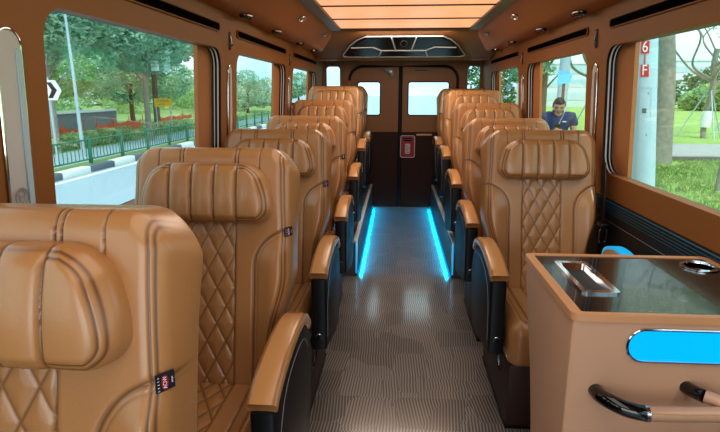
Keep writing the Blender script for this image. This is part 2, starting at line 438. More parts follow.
def make_seat_parts(side, armx):
    """side=+1: aisle towards +x (seats by the railing-side windows), -1: aisle towards -x"""
    out = {}
    out['backrest'] = slab(round_top(lambda v: lerp_tab(BT, v), 1.17, .055), 0.40, 1.17, .135, .036, 230, 290, back_relief, back_map)
    def pm(x, v, h): z = 0.960+v*.925; return Vector((x*(1+.03*(1-h/.098)), back_map(0, z, .135).y-h+0.038, z+0.16*h-.010))
    out['headrest'] = slab(pillow_hw, 0, 0.200, .098, .034, 210, 100, pillow_relief, pm, .025)
    def cw(v):
        w = .237; r = .05
        return w-r+math.sqrt(max(1e-6, r*r-(v-(.56-r))**2)) if v > .56-r else w
    def cm(x, v, h): return Vector((x, -.14-v, .29+h+0.03*(v-.3)*(h/.16)))
    out['seat_cushion'] = slab(cw, 0, .56, .165, .050, 150, 170, cush_relief, cm)
    # aisle armrest
    def arm(sx, x_out, thick):
        g = G()
        top = [(y, z-.014) for y, z in ARM_PATH]
        poly = [(-.627, .315)]+top+[(-.075, .50), (-.16, .27), (-.20, .235), (-.30, .24)]
        prism(g, poly, 0, thick, lambda p, q, a: Vector((sx*(x_out-a), p, q)), .012, 3)
        g.cur = 1
        st = spline([(-.60, .36, 0), (-.585, .5, 0), (-.52, .595, 0), (-.40, .632, 0), (-.24, .625, 0), (-.16, .56, 0)], 6)
        tube(g, [Vector((sx*(x_out+.0005), p.x, p.y)) for p in st], .0016, 5)
        pad = G()
        sec = rrect(-.038, -.018, .038, .022, .014, 4)
        pth = [Vector((sx*(x_out-thick/2), p.x, p.y)) for p in spline([(y, z, 0) for y, z in ARM_PATH], 5)]
        sweep(pad, pth, sec); k = len(sec)
        pad.a = [0.8*gs(abs(sec[i % k][0])-.030, .004) if sec[i % k][1] > .01 else 0.0 for i in range(len(pad.v))]
        return g, pad
    out['armrest'], out['arm_pad'] = arm(side, armx, .064)
    g = G(); xo = side*(armx-.032)
    disc(g, (xo, -.627, .375), .011, .006, (0, -1, 0), 16); g.cur = 1
    lathe(g, [(.0135, 0), (.0135, .004), (.0115, .006), (.0112, .004)], (xo, -.627, .375), 18, lambda p: Vector((p.x, -p.z, p.y)))
    out['recline_button'] = g
    g = G(); xb = side*(armx-.075)
    for dx in (0, .012):
        tube(g, [Vector((xb+side*(.012), -.36+dx*2, .30)), Vector((xb+side*.012, -.55+dx*2, .262)), Vector((xb+side*.012, -.565+dx*2, .225)), Vector((xb+side*.012, -.61+dx*2, .22))], .0035, 6)
    out['foot_bracket'] = g
    # sewn tag wrapped on the front corner of the aisle edge
    zt = .905; cr = .036
    yf = back_map(0, zt, .135).y; xc_ = lerp_tab(BT, zt)*1.012-cr
    ctr = Vector((side*xc_, yf+cr, zt+.0216)); dn = Vector((side*.80, -.60, 0)); dt = Vector((side*.60, .80, 0))
    def em(p, q, k): return ctr+dn*(cr+.0035+k)+dt*p+Vector((0, 0, q))
    g = G(); vs = []
    pts = [(-.013, -.015), (.018, -.015), (.018, .015), (-.013, .015)]
    for k in (0, -.003): vs += [em(p, q, k) for p, q in pts]
    g.add(vs, [[0, 1, 2, 3], [7, 6, 5, 4], [0, 1, 5, 4], [1, 2, 6, 5], [2, 3, 7, 6], [3, 0, 4, 7]])
    out['side_tag'] = g
    g = G()
    g.add([em(.001+.0065*math.cos(2*PI*i/24), .0130*math.sin(2*PI*i/24), .0008) for i in range(24)], [list(range(24))])
    g.cur = 1
    sgn = 1 if side > 0 else -1
    text_g(g, 'AOW', .010, lambda x, y: em(.001-y*1.0, x*sgn, .0014), sx=.85)
    text_g(g, 'IIIII', .004, lambda x, y: em(.0135-y, x*sgn, .0008), sx=2.2)
    for k in range(5): 
        q0 = -.012+k*.0055; g.add([em(-.0115, q0, .0008), em(-.008, q0, .0008), em(-.008, q0+.001, .0008), em(-.0115, q0+.001, .0008)], [[0, 1, 2, 3]])
    out['tag_print'] = g
    return out

SEATM = {'backrest': 'leather', 'headrest': 'leather', 'seat_cushion': 'leather', 'armrest': ['blackvinyl', 'greyline'], 'arm_pad': 'pad', 'window_armrest': ['blackvinyl', 'greyline'], 'window_arm_pad': 'pad',
         'recline_button': ['black', 'chrome'], 'foot_bracket': 'chrome', 'side_tag': 'tagnavy', 'tag_print': ['red', 'white']}
SUB = {'arm_pad': 'armrest', 'window_arm_pad': 'window_armrest', 'recline_button': 'armrest', 'side_tag': 'backrest'}
NAME = {'window_armrest': 'armrest', 'window_arm_pad': 'arm_pad'}
SEAT_GROUP = 'tan quilted leather coach seats'

def first_seat(side, armx):
    root = thing('passenger_seat', '', 'seat', (0, 0, 0), SEAT_GROUP)
    parts = make_seat_parts(side, armx); made = {}
    for k in ('backrest', 'headrest', 'seat_cushion', 'armrest', 'arm_pad', 'recline_button', 'foot_bracket')+(('side_tag',) if side > 0 else ()):
        par = made[SUB[k]] if k in SUB else root
        if k == 'side_tag':
            parts[k].cur = 0
            g = parts[k]; tp = parts['tag_print']; n = len(g.v); g.v += tp.v; g.f += [tuple(i+n for i in f) for f in tp.f]; g.m += [m+1 for m in tp.m]
            made[k] = obj('side_tag', g, ['tagnavy', 'red', 'white'], par)
            made[k]['label'] = 'small navy sewn tag with red oval emblem'
            continue
        made[k] = obj(NAME.get(k, k), parts[k], SEATM[k], par, 60 if k in ('backrest', 'headrest', 'seat_cushion') else 40)
    made['arm_pad']['label'] = 'tan padded top of the black armrest'
    made['armrest']['label'] = 'black armrest side panel'
    return root

def copy_tree(o, parent=None):
    c = o.copy(); C.objects.link(c)
    if parent: c.parent = parent
    for ch in list(o.children): copy_tree(ch, c)
    return c

def seat_base(root, side, armx, zf):
    g = G(); xa = side*(armx-.08)
    a, b = min(xa, -side*.235), max(xa, -side*.235)
    box(g, (a, -.675, zf), (b, -.10, .288), .012, 2)
    g.cur = 1
    box(g, (a-.002, -.678, zf), (b+.002, -.09, zf+.012))
    obj('seat_base', g, ['baseplastic', 'black'], root)

LEFT = [(.805, -.006, 'tan leather seat nearest the camera, beside the first grey pillar panel'),
        (1.69, 0, 'tan leather seat directly behind the nearest one, under the road window'),
        (2.60, 0, 'tan leather seat third from the camera in the row along the road windows'),
        (3.46, .03, 'tan leather seat just ahead of the raised plinth along the road windows'),
        (4.34, .12, 'tan leather seat frontmost on the raised plinth beside the road windows'),
        (5.18, .24, 'tan leather seat second along the raised plinth beside the road windows'),
        (5.98, .25, 'tan leather seat in the rear corner below the narrow glass toward the road')]
RIGHT = [(2.62, 0, 'tan leather seat facing the console cabinet beside the window onto the lamp post'),
         (3.40, .02, 'tan leather seat next behind the one at the console, by the standing person'),
         (4.18, .10, 'tan leather seat frontmost on the plinth along the grass-side windows'),
         (4.96, .20, 'tan leather seat second along the plinth by the grass-side windows'),
         (5.74, .22, 'tan leather seat in the rear corner on the grass side, mostly hidden')]
for side, armx, rows, xc in ((1, .325, LEFT, -.600), (-1, .310, RIGHT, .700)):
    proto = first_seat(side, armx)
    for i, (y, dz, lab) in enumerate(rows):
        s = proto if i == 0 else copy_tree(proto)
        s.location = (xc-(.014 if y < 1 else 0), y, dz); s['label'] = lab
        if side > 0 and i == 0: pass
    for s in [o for o in C.objects if o.get('category') == 'seat' and abs(o.location.x-xc) < .02]:
        zf = -s.location.z+(0.282 if s.location.y > 4.0 else 0.0)+.001
        if zf < .2: seat_base(s, side, armx, zf)
        else:
            seat_base(s, side, armx, min(zf, .25))

# ------------------------------------------------------------------ bus shell
LEAN = 0.06
def W(side, d):   # mapping for wall-mounted work: (y, z, depth outward)
    def f(y, z, w):
        k = LEAN*max(0.0, z-1.0)
        return Vector((XR-k+w, y, z)) if side > 0 else Vector((XL+k-w, y, z))
    return f
WR, WL = W(1, 0), W(-1, 0)
WINS = [(1.29, 2.62), (2.88, 4.16), (4.44, 5.70)]
Z0, Z1 = .985, 1.572
floor = G(); box(floor, (-.97, -1.3, -.06), (1.08, YB+.05, 0)); struct(obj('floor', floor, 'floor', smooth=False), 'grey brown striped patchwork floor')
n_win = 0; n_trim = 0
def trim(g, mats, label):
    global n_trim
    n_trim += 1; return struct(obj('trim_%d' % n_trim, g, mats), label)
for side, f, nm in ((-1, WL, 'left'), (1, WR, 'right')):
    g = G()
    outer = [(-1.3, 0), (YB, 0), (YB, 1.0), (YB, 1.9), (-1.3, 1.9), (-1.3, 1.0)]
    holes = [rrect(a, Z0, b, Z1, .085) for a, b in WINS]+[rrect(-.9, Z0, 1.04, Z1, .085)]
    # split into a grid of points along z=1 is not needed: lean starts at the sill
    plate(g, outer, holes, 0, .045, f)
    struct(obj('wall_'+nm, g, 'liner', sharp=30), 'brown window wall')
    for a, b in WINS:
        n_win += 1
        w = sgroup('window_%d' % n_win)
        gg = G(); plate(gg, [(a-.05, Z0-.05), (b+.19, Z0-.05), (b+.19, Z1+.06), (a-.05, Z1+.06)], [], .075, .079, f)
        obj('pane', gg, 'glass', w, smooth=False)
        gg = G(); plate(gg, rrect(b-.185, Z0-.045, b+.062, Z1+.055, .004, 2), [], .050, .068, f)
        obj('blind_panel', gg, 'liner_strip', w)
        gg = G()
        rl = rrect(a+.0015, Z0+.0015, b-.0015, Z1-.0015, .0835, 9)
        rl = [p for p in rl if p[0] > b-.09]; rl.sort(key=lambda p: p[1])
        for d0, d1, mi in ((.001, .012, 0), (.012, .020, 1), (.020, .031, 0), (.031, .037, 1), (.037, .046, 0)):
            gg.cur = mi; n_ = len(gg.v)
            for p in rl: gg.v += [f(p[0], p[1], d0), f(p[0], p[1], d1)]
            for q in range(len(rl)-1): gg.face(n_+2*q, n_+2*q+1, n_+2*q+3, n_+2*q+2)
        obj('window_channel', gg, ['rubber', 'channelgrey'], w)
        gg = G()
        loop = rrect(a-.004, Z0-.004, b+.004, Z1+.004, .088)
        tube(gg, [f(y, z, .045) for y, z in loop], .006, 6, closed=True)
        obj('window_seal', gg, 'greytrim', w)
    n_win += 1
    w = sgroup('window_%d' % n_win)
    gg = G(); plate(gg, [(-.95, Z0-.05), (1.09, Z0-.05), (1.09, Z1+.06), (-.95, Z1+.06)], [], .075, .079, f); obj('pane', gg, 'glass', w, smooth=False)
    # black lower panel with teal stitching
    gg = G()
    gg.cur = 0; plate(gg, [(-1.2, .02), (YB-.01, .02), (YB-.01, .872), (-1.2, .872)], [], -.012, -.001, f)
    for zz, r, mi in ((.866, .0034, 1), (.852, .0015, 1), (.840, .0015, 1), (.775, .0016, 2), (.828, .0012, 1), (.816, .0012, 1)):
        gg.cur = mi; tube(gg, [f(-1.2, zz, -.0125), f(YB-.01, zz, -.0125)], r, 6)
    trim(gg, ['blackpanel', 'tealline', 'greyline'], 'black lower wall panel with teal stitching')

# slots, pillar panels and hooks
for side, f, nm, where in ((-1, WL, 'left', 'road-side'), (1, WR, 'right', 'grass-side')):
    for k, (a, b) in enumerate(((1.34, 2.585), (2.87, 4.12), (4.43, 5.66))):
        if side > 0 and k == 0: pass
        o = thing('air_slot', '%s black air slot above the %s %s window' % ('long', ('nearest', 'middle', 'rear')[k], where), 'air slot', f(a, 1.67, 0), 'air slots above the windows')
        o.location = (0, 0, 0)
        zc = 1.668; h = .019
        gg = G(); plate(gg, rrect(a, zc-h, b, zc+h, .017), [], -.006, -.0012, f); obj('slot_recess', gg, 'meshdark', o)
        gg = G(); tube(gg, [f(y, z, -.006) for y, z in rrect(a, zc-h, b, zc+h, .017)], .0035, 6, closed=True); obj('slot_rim', gg, 'liner', o)
        gg = G(); 
        sweep(gg, [f(a+.03, zc-.004, -.008), f(a+(b-a)*.5, zc+.004, -.011), f(b-.03, zc-.004, -.008)], circ(.003, 6)); obj('slot_rail', gg, 'meshdark', o)
    for k, yc in enumerate((1.160, 2.75, 4.29)):
        if side > 0 and k == 0: continue
        wdt = .034 if k else .040
        o = thing('pillar_panel', 'narrow arched chrome-edged pale panel on the %s %s pillar' % (('nearest', 'second', 'third')[k], where), 'pillar panel', (0, 0, 0), 'arched panels on the window pillars')
        lp = rrect(yc-wdt, .93, yc+wdt, 1.50, wdt*.98)
        gg = G(); plate(gg, lp, [], -.004, -.0012, f); 
        gg.cur = 1
        plate(gg, rrect(yc+wdt*.50, .94, yc+wdt*.92, 1.46, wdt*.2) if k == 0 else rrect(yc-wdt*.95, .94, yc-wdt*.25, 1.46, wdt*.3), [], -.008, -.0045, f)
        obj('panel_face', gg, ['pillargrey', 'liner'] if k else ['pillargrey', 'galv'], o)
        gg = G(); tube(gg, [f(y, z, -.004) for y, z in lp], .0032, 7, closed=True); obj('chrome_rim', gg, 'chrome', o)
        if k == 0:
            gg = G()
            for (cx, cz, rx, rz) in ((0, 0, .021, .021), (0, .003, .009, .018), (0, .009, .017, .0085)):
                tube(gg, [f(yc-.008+cx+rx*math.cos(2*PI*i/28), 1.120+cz+rz*math.sin(2*PI*i/28), -.0100) for i in range(28)], .0011, 5, closed=True)
            e = obj('oval_emblem', gg, 'emblem', o); e['label'] = 'faint embossed emblem of interlocking ovals in a ring'
        if k:
            o = thing('coat_hook', 'small chrome hook above the panel on the %s %s pillar' % (('nearest', 'second', 'third')[k], where), 'hook', (0, 0, 0), 'chrome hooks on the window pillars')
            gg = G(); plate(gg, rrect(yc-.012, 1.575, yc+.012, 1.665, .011, 5), [], -.006, -.0012, f); obj('hook_plate', gg, 'darkchrome', o)
            gg = G(); tube(gg, spline([f(yc, 1.645, -.006), f(yc, 1.62, -.010), f(yc, 1.598, -.013), f(yc, 1.603, -.018)], 5), .0035, 7); obj('hook_arm', gg, 'darkchrome', o)

# ceiling
g = G(); box(g, (-1.0, -1.3, 1.90), (1.1, YB+.05, 1.95)); struct(obj('ceiling', g, 'ceiling', smooth=False), 'brown headliner')
g = G()
box(g, (XC-.62, -1.3, 1.886), (XC+.62, 2.79, 1.899)); 
trim(g, 'ceiling', 'ceiling lining ahead of the lit panels')
ylight = [2.80, 3.38, 3.96, 4.54]
PANEL = ['glowing amber ceiling panel nearest the camera', 'glowing amber ceiling panel between the two dark cross bars', 'glowing amber ceiling panel touching the rear header']
for k in range(3):
    a, b = ylight[k], ylight[k+1]
    o = thing('ceiling_light_panel', PANEL[k], 'ceiling light', (XC, (a+b)/2, 1.88), 'glowing amber ceiling panels')
    gg = G(); box(gg, (-.530, -(b-a)/2+.009, 0), (.530, (b-a)/2-.009, .016), .004); obj('light_diffuser', gg, 'ceilglow', o)
    gg = G(); box(gg, (-.532, (b-a)/2-.009, -.006), (.532, (b-a)/2+.007, .012), .003); obj('cross_bar', gg, 'ceilbar', o)
for s, lab in ((-1, 'grey trim strip beside the lit ceiling, road side'), (1, 'grey trim strip beside the lit ceiling, grass side')):
    g = G()
    prism(g, [(.535, 1.872), (.62, 1.874), (.62, 1.899), (.535, 1.899)], -1.3, 4.62, lambda p, q, a: Vector((XC+s*p, a, q)), .004)
    trim(g, 'greytrim', lab)
# overhead ducts
DUCT = [(.617, 1.899), (.617, 1.878), (.632, 1.858), (.66, 1.838), (.77, 1.774), (.79, 1.763), (.82, 1.757), (.915, 1.752), (.915, 1.899)]
for s, lab in ((-1, 'brown overhead duct on the road side'), (1, 'brown overhead duct on the grass side')):
    g = G(); prism(g, DUCT, -1.3, 5.66, lambda p, q, a: Vector((XC+s*p, a, q)))
    trim(g, 'duct', lab)
    for k, y in enumerate((2.83, 3.54, 4.39, 5.10)):
        o = thing('air_outlet', '%s round chrome air outlet from the front under the %s duct' % (('first', 'second', 'third', 'fourth')[k], 'road-side' if s < 0 else 'grass-side'), 'air outlet', (XC+s*.845, y, 1.752), 'chrome air outlets under the ducts')
        gg = G()
        lp = [(.034*math.cos(2*PI*i/24), .062*math.sin(2*PI*i/24)) for i in range(24)]
        plate(gg, lp, [], -.006, -.0, lambda p, q, w: Vector((p, q, w))); obj('outlet_plate', gg, 'darkchrome', o)
        for q in (-.03, .03):
            gg = G(); lathe(gg, [(.024, -.006), (.026, -.014), (.021, -.017), (.018, -.008), (.0, -.008)], (0, q, 0), 20); b1 = obj('nozzle', gg, 'darkchrome', o)
            gg = G(); 
            for t in (-.008, 0, .008): box(gg, (-.016, q+t-.0015, -.013), (.016, q+t+.0015, -.009))
            obj('nozzle_vane', gg, 'black', b1)
    for k, y in enumerate((3.51, 4.51)):
        o = thing('reading_light', '%s oval reading light on the sloped face of the %s duct' % (('nearer', 'farther')[k], 'road-side' if s < 0 else 'grass-side'), 'reading light', (XC+s*.672, y, 1.828), 'reading lights on the ducts')
        o.rotation_euler = (0, s*math.radians(30.2)*-1*-1, 0)
        o.rotation_euler = (0, math.radians(30.2)*s, 0)
        gg = G(); lp = [(.022*math.cos(2*PI*i/24), .055*math.sin(2*PI*i/24)) for i in range(24)]
        plate(gg, lp, [], -.006, -.001, lambda p, q, w: Vector((p, q, w))); obj('light_bezel', gg, 'gloss', o)
        gg = G(); tube(gg, [(p, q, -.006) for p, q in lp], .003, 6, closed=True); obj('light_rim', gg, 'chrome', o)
        gg = G(); lathe(gg, [(0, -.010), (.010, -.0095), (.014, -.006)], (0, .02, 0), 16); obj('lamp_lens', gg, 'chrome', o)

# rear header with trapezoid black panel
HY0, HZ0, HY1, HZ1 = 4.55, 1.895, 5.62, 1.708
g = G(); prism(g, [(HY0, HZ0), (HY1, HZ1), (HY1+.01, HZ1-.012), (HY1+.06, HZ1-.014), (YB, 1.72), (YB, 1.899), (HY0, 1.899)], XL+.05, XR-.06, lambda p, q, a: Vector((a, p, q)))
trim(g, 'rearliner', 'sloping brown header above the rear doors')
hd = Vector((0, HY1-HY0, HZ1-HZ0)).normalized(); hn = Vector((0, hd.z, -hd.y)); 
if hn.z > 0: hn = -hn
def HM(x, t, w): p = Vector((x, HY0, HZ0))+hd*t+hn*(w+.001); return p
o = thing('rear_media_panel', 'gloss black trapezoid panel with chrome dividing lines above the rear doors', 'panel')
TR = [(-.50, .96), (-.545, .93), (-.54, .86), (-.44, .52), (-.36, .34), (-.28, .24), (.39, .24), (.47, .34), (.55, .52), (.655, .86), (.66, .93), (.61, .96)]
gg = G(); plate(gg, TR, [], 0, .010, HM); obj('panel_back', gg, 'black', o)
segs = {'left_facet': [(-.51, .93), (-.52, .88), (-.44, .62), (-.24, .60), (-.165, .72), (-.20, .93)],
        'upper_left_facet': [(-.42, .58), (-.35, .40), (-.27, .28), (-.065, .28), (-.035, .66), (-.15, .68), (-.22, .56)],
        'centre_facet': [(-.04, .28), (.15, .28), (.12, .66), (-.01, .66)],
        'upper_right_facet': [(.175, .28), (.38, .28), (.46, .40), (.53, .58), (.33, .56), (.26, .68), (.145, .66)],
        'right_facet': [(.62, .93), (.63, .88), (.55, .62), (.35, .60), (.275, .72), (.31, .93)],
        'lower_facet': [(-.18, .93), (-.145, .72), (.255, .72), (.29, .93)]}
for k, p in segs.items():
    gg = G(); plate(gg, p, [], .010, .016, HM); obj('glossy_facet', gg, 'facet', o)
gg = G()
lines = [[(-.44, .595), (-.235, .575), (-.155, .70), (.265, .70), (.345, .575), (.545, .595)], [(-.155, .70), (-.19, .95)], [(.265, .70), (.30, .95)], [(-.055, .26), (-.02, .69)], [(.162, .26), (.13, .69)]]
for l in lines: tube(gg, [HM(x, t, .017) for x, t in l], .007, 6)
tube(gg, [HM(x, t, .012) for x, t in TR], .0065, 6, closed=True)
obj('chrome_line', gg, 'pillargrey', o)
gg = G(); 
tube(gg, [HM(.055+.03*math.cos(2*PI*i/20), .46+.10*math.sin(2*PI*i/20), .017) for i in range(20)], .003, 5, closed=True)
obj('emblem_ring', gg, 'greytrim', o)

# rear wall with doors and quarter windows
RW = lambda x, z, w: Vector((x, YB+w, z))
SPLIT = .040
LQ, RQ = (-.83, 1.10, -.66, 1.665), (.80, 1.10, .95, 1.665)
g = G()
def door_outline(x0, x1, z0, z1, r, lt, rt):
    p = [(x0, z0), (x1, z0)]
    if rt: p += [(x1-r+r*math.cos(t), z1-r+r*math.sin(t)) for t in [i*PI/2/8 for i in range(9)]]
    else: p += [(x1, z1)]
    if lt: p += [(x0+r+r*math.cos(t), z1-r+r*math.sin(t)) for t in [PI/2+i*PI/2/8 for i in range(9)]]
    else: p += [(x0, z1)]
    return p
big = door_outline(-.56, .70, .0, 1.662, .16, True, True)
plate(g, [(XL-.05, -.02), (XR+.06, -.02), (XR+.06, 1.93), (XL-.05, 1.93)], [[(x, max(z, .001)) for x, z in big], rrect(*LQ, .04), rrect(*RQ, .04)], 0, .05, RW)
struct(obj('wall_back', g, 'rearliner', sharp=30), 'brown rear wall')
for k, (x0, x1, wx0, wx1, lab) in enumerate(((-.556, SPLIT-.006, -.46, -.195, 'brown rear door on the road side with a rounded window'), (SPLIT+.006, .696, .13, .60, 'brown rear door on the grass side with a wide rounded window'))):
    d = sgroup('door_%d' % (k+1), lab)
    gg = G(); plate(gg, door_outline(x0, x1, .91, 1.658, .157, k == 0, k == 1), [rrect(wx0, 1.105, wx1, 1.485, .03)], .006, .045, RW); obj('door_panel', gg, 'rearliner', d, sharp=30)
    gg = G(); plate(gg, [(x0, .004), (x1, .004), (x1, .908), (x0, .908)], [], .004, .045, RW); obj('lower_panel', gg, 'darkbrown', d, sharp=30)
    gg = G(); plate(gg, rrect(wx0-.01, 1.095, wx1+.01, 1.495, .03), [], .030, .034, RW); obj('pane', gg, 'glass', d, smooth=False)
    gg = G(); tube(gg, [RW(x, z, .004) for x, z in rrect(wx0, 1.105, wx1, 1.485, .03)], .006, 6, closed=True); obj('window_seal', gg, 'rubber', d)
    gg = G(); ol = door_outline(x0, x1, .01, 1.66, .158, k == 0, k == 1)
    tube(gg, [RW(x, z, -.002) for x, z in (ol[1:] if k == 0 else ol[1:]+ol[:1])], .016, 8); obj('door_seal', gg, 'rubber', d)
for k, q in enumerate((LQ, RQ)):
    n_win += 1
    w = sgroup('window_%d' % n_win)
    gg = G(); plate(gg, rrect(q[0]-.02, q[1]-.02, q[2]+.02, q[3]+.02, .04), [], .028, .032, RW); obj('pane', gg, 'glass', w, smooth=False)
    gg = G(); tube(gg, [RW(x, z, -.001) for x, z in rrect(*q, .04)], .008, 6, closed=True); obj('window_seal', gg, 'greytrim', w)
o = thing('emergency_handle_plate', 'red framed emergency handle plate with white label on the rear door', 'handle plate')
gg = G(); plate(gg, rrect(.052, .612, .218, .868, .022), [rrect(.085, .80, .185, .842, .012)], -.022, 0, RW); obj('red_surround', gg, 'red', o)
gg = G(); plate(gg, rrect(.105, .655, .165, .775, .004, 3), [], -.024, -.0225, RW)
gg.cur = 1
for q in range(6): plate(gg, [(.110, .668+q*.017), (.160-.010*(q % 3), .668+q*.017), (.160-.010*(q % 3), .674+q*.017), (.110, .674+q*.017)], [], -.0252, -.0242, RW)
obj('printed_label', gg, ['paper', 'sticker'], o)
gg = G(); tube(gg, [RW(.09, .821, -.012), RW(.18, .821, -.012)], .010, 8); obj('pull_bar', gg, 'black', o)
gg = G(); tube(gg, [RW(x, z, -.022) for x, z in rrect(.052, .612, .218, .868, .022)], .005, 6, closed=True); obj('pale_edge', gg, 'pillargrey', o)
o = thing('door_pull_rail', 'thin tan pull rail beside the red plate on the rear door', 'pull rail')
gg = G(); box(gg, (.235, YB-.030, .868), (.42, YB-.004, .892), .006); obj('rail_bar', gg, 'consoleedge', o)
gg = G(); box(gg, (.245, YB-.004, .872), (.41, YB-.0002, .888)); obj('rail_mount', gg, 'black', o)
o = thing('door_closer', 'small dark bracket at the top of the door on the road side', 'bracket')
gg = G(); prism(gg, [(-.16, 1.64), (-.05, 1.64), (-.035, 1.55), (-.07, 1.53), (-.09, 1.57), (-.14, 1.60)], -.03, .0, lambda p, q, a: RW(p, q, a), .004); obj('bracket_body', gg, 'greytrim', o)
gg = G(); disc(gg, RW(-.075, 1.60, -.03), .016, .012, (0, -1, 0), 14); obj('bracket_pin', gg, 'softchrome', o)
o = thing('door_sticker', 'small pale rectangular sticker on the upper edge of the wider rear door', 'sticker')
gg = G(); plate(gg, rrect(.19, 1.598, .36, 1.630, .004, 3), [], -.001, .0055, RW); 
gg.cur = 1; plate(gg, [(.20, 1.61), (.35, 1.61), (.35, 1.618), (.20, 1.618)], [], -.0022, -.0012, RW); obj('sticker_face', gg, ['sticker', 'darkbrown'], o)

# raised plinths with blue led
for s, x, lab in ((-1, -.281, 'road-side'), (1, .429, 'grass-side')):
    g = G(); xw = XL+.015 if s < 0 else XR-.015
    box(g, (min(x, xw), 3.745, .0), (max(x, xw), YB-.002, .28), .006)
    g.cur = 1
    box(g, (min(x, x+s*.03)-.001, 3.742, .262), (max(x, x+s*.03)+.001, YB-.003, .284), .005)
    trim(g, ['plinth', 'channelgrey'], 'dark raised plinth under the rear %s seats' % lab)
    o = thing('led_strip', 'blue glowing floor strip along the %s plinth' % lab, 'light strip', (x-s*.008, 5.0, .012), 'blue floor light strips')
    gg = G(); box(gg, (-.004, -1.245, -.0115), (.004, 1.235, .003), .002); obj('light_tube', gg, 'led', o)
    gg = G(); box(gg, (-.0065 if s > 0 else .0052, -1.245, .0035), (-.0052 if s > 0 else .0065, 1.235, .013)); obj('strip_holder', gg, 'black', o)
    gg = G(); 
    o2 = thing('plinth_end_light', 'short upright blue light on the front end of the %s plinth' % lab, 'light', (x+s*.006, 3.735, .14), 'upright blue plinth lights')
    box(gg, (-.005, -.004, -.11), (.005, .004, .13), .002); obj('light_tube', gg, 'led', o2)
    gg = G(); box(gg, (-.011, .0045, -.115), (.011, .0085, .135), .001); obj('light_channel', gg, 'softchrome', o2)

# ------------------------------------------------------------------ seat belt and wall armrest with blue reflection beside the console seat
o = thing('seat_belt', 'black seat belt with metal buckle hanging between seat and window wall', 'seat belt')
gg = G(); sweep(gg, [(.972, 2.50, 1.04), (.968, 2.46, .90), (.962, 2.42, .76), (.958, 2.40, .60), (.955, 2.40, .42)], [(-.024, -.002), (.024, -.002), (.024, .002), (-.024, .002)], up=Vector((1, 0, 0))); obj('belt_strap', gg, 'black', o)
gg = G(); box(gg, (.93, 2.345, .765), (.972, 2.405, .785), .005); obj('buckle_cap', gg, 'black', o)
gg = G(); tube(gg, [Vector((.952+p, 2.37, .722+q)) for p, q in rrect(-.015, -.032, .015, .036, .013, 4)], .005, 6, closed=True); obj('buckle_tongue', gg, 'buckle', o)
o = thing('wall_armrest', 'tan wall armrest with a blue reflection along its curved edge behind the console', 'armrest')
arc = [(2.20, .67), (2.18, .712), (2.10, .738), (2.0, .736), (1.90, .712), (1.80, .66)]
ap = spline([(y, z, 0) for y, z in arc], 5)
gg = G(); prism(gg, [(p.x, p.y) for p in ap]+[(1.78, .55), (2.22, .55)], .885, .930, lambda p, q, a: Vector((a, p, q)), .006); obj('armrest_body', gg, 'console', o)
gg = G(); sweep(gg, [Vector((.908, p.x, p.y+.004)) for p in ap], rrect(-.022, -.004, .022, .006, .003, 2), up=Vector((1, 0, 0))) if False else None
sweep(gg, [Vector((.908, p.x, p.y+.006)) for p in ap], rrect(-.022, -.006, .022, .006, .003, 2)); obj('reflection_strip', gg, 'bluereflection', o)  # blue reflection on the armrest top, built as an emissive strip
gg = G(); box(gg, (.932, 1.85, .56), (.994, 2.15, .66), .006); obj('wall_mount', gg, 'black', o)

# ------------------------------------------------------------------ console cabinet
CX0, CX1, CY0, CY1, CH = .424, .992, 1.18, 1.665, .85
o = thing('console_cabinet', 'tan console cabinet with black inset top and blue lit window', 'cabinet', (0, 0, 0))
# body profile in (y,z): front upright, back edge curving forward towards the floor
prof = [(CY0+.006, 0.0), (CY0+.006, CH-.018), (CY1-.012, CH-.018), (CY1-.022, .77), (CY1-.075, .66), (CY1-.145, .52), (CY1-.20, .36), (CY1-.225, .18), (CY1-.23, 0.0)]
gg = G(); prism(gg, prof, CX0+.006, CX1, lambda p, q, a: Vector((a, p, q)), .008, 3); obj('cabinet_body', gg, 'console', o)
gg = G(); plate(gg, rrect(CX0, CY0, CX1+.002, CY1, .022, 4), [rrect(CX0+.026, CY0+.016, CX1-.018, CY1-.022, .006, 3)], CH-.0195, CH, lambda p, q, w: Vector((p, q, w))); obj('top_rim', gg, 'consoleedge', o)
tray = (.502, 1.325, .585, 1.572)
cup = (.920, 1.563)
gg = G()
ring = [(cup[0]+.047*math.cos(2*PI*i/32), cup[1]+.047*math.sin(2*PI*i/32)) for i in range(32)]
plate(gg, rrect(CX0+.0262, CY0+.0162, CX1-.0182, CY1-.0222, .006, 3), [rrect(*tray, .006, 3), ring], CH-.020, CH-.003, lambda p, q, w: Vector((p, q, w))); obj('top_panel', gg, 'consoletop', o)
gg = G()
x0, y0, x1, y1 = tray
plate(gg, rrect(x0-.008, y0-.008, x1+.008, y1+.008, .012, 4), [rrect(x0+.005, y0+.008, x1-.005, y1-.010, .008, 4)], CH-.003, CH+.003, lambda p, q, w: Vector((p, q, w)))
n0 = rrect(x0+.005, y0+.008, x1-.005, y1-.010, .008, 4); n1 = rrect(x0+.011, y0+.020, x1-.011, y1-.024, .006, 4)
k = len(n0); gg.add([(p, q, CH+.001) for p, q in n0]+[(p, q, CH-.016) for p, q in n1], [[i, (i+1) % k, k+(i+1) % k, k+i] for i in range(k)])
t = obj('chrome_tray', gg, 'chrome', o)
gg = G(); plate(gg, n1, [], CH-.0185, CH-.015, lambda p, q, w: Vector((p, q, w))); obj('tray_mat', gg, 'tray', t)
gg = G(); lathe(gg, [(.047, -.004), (.052, 0), (.052, .003), (.047, .006), (.040, .004), (.038, -.004)], (cup[0], cup[1], CH-.002), 36); t = obj('cup_holder_ring', gg, 'chrome', o)
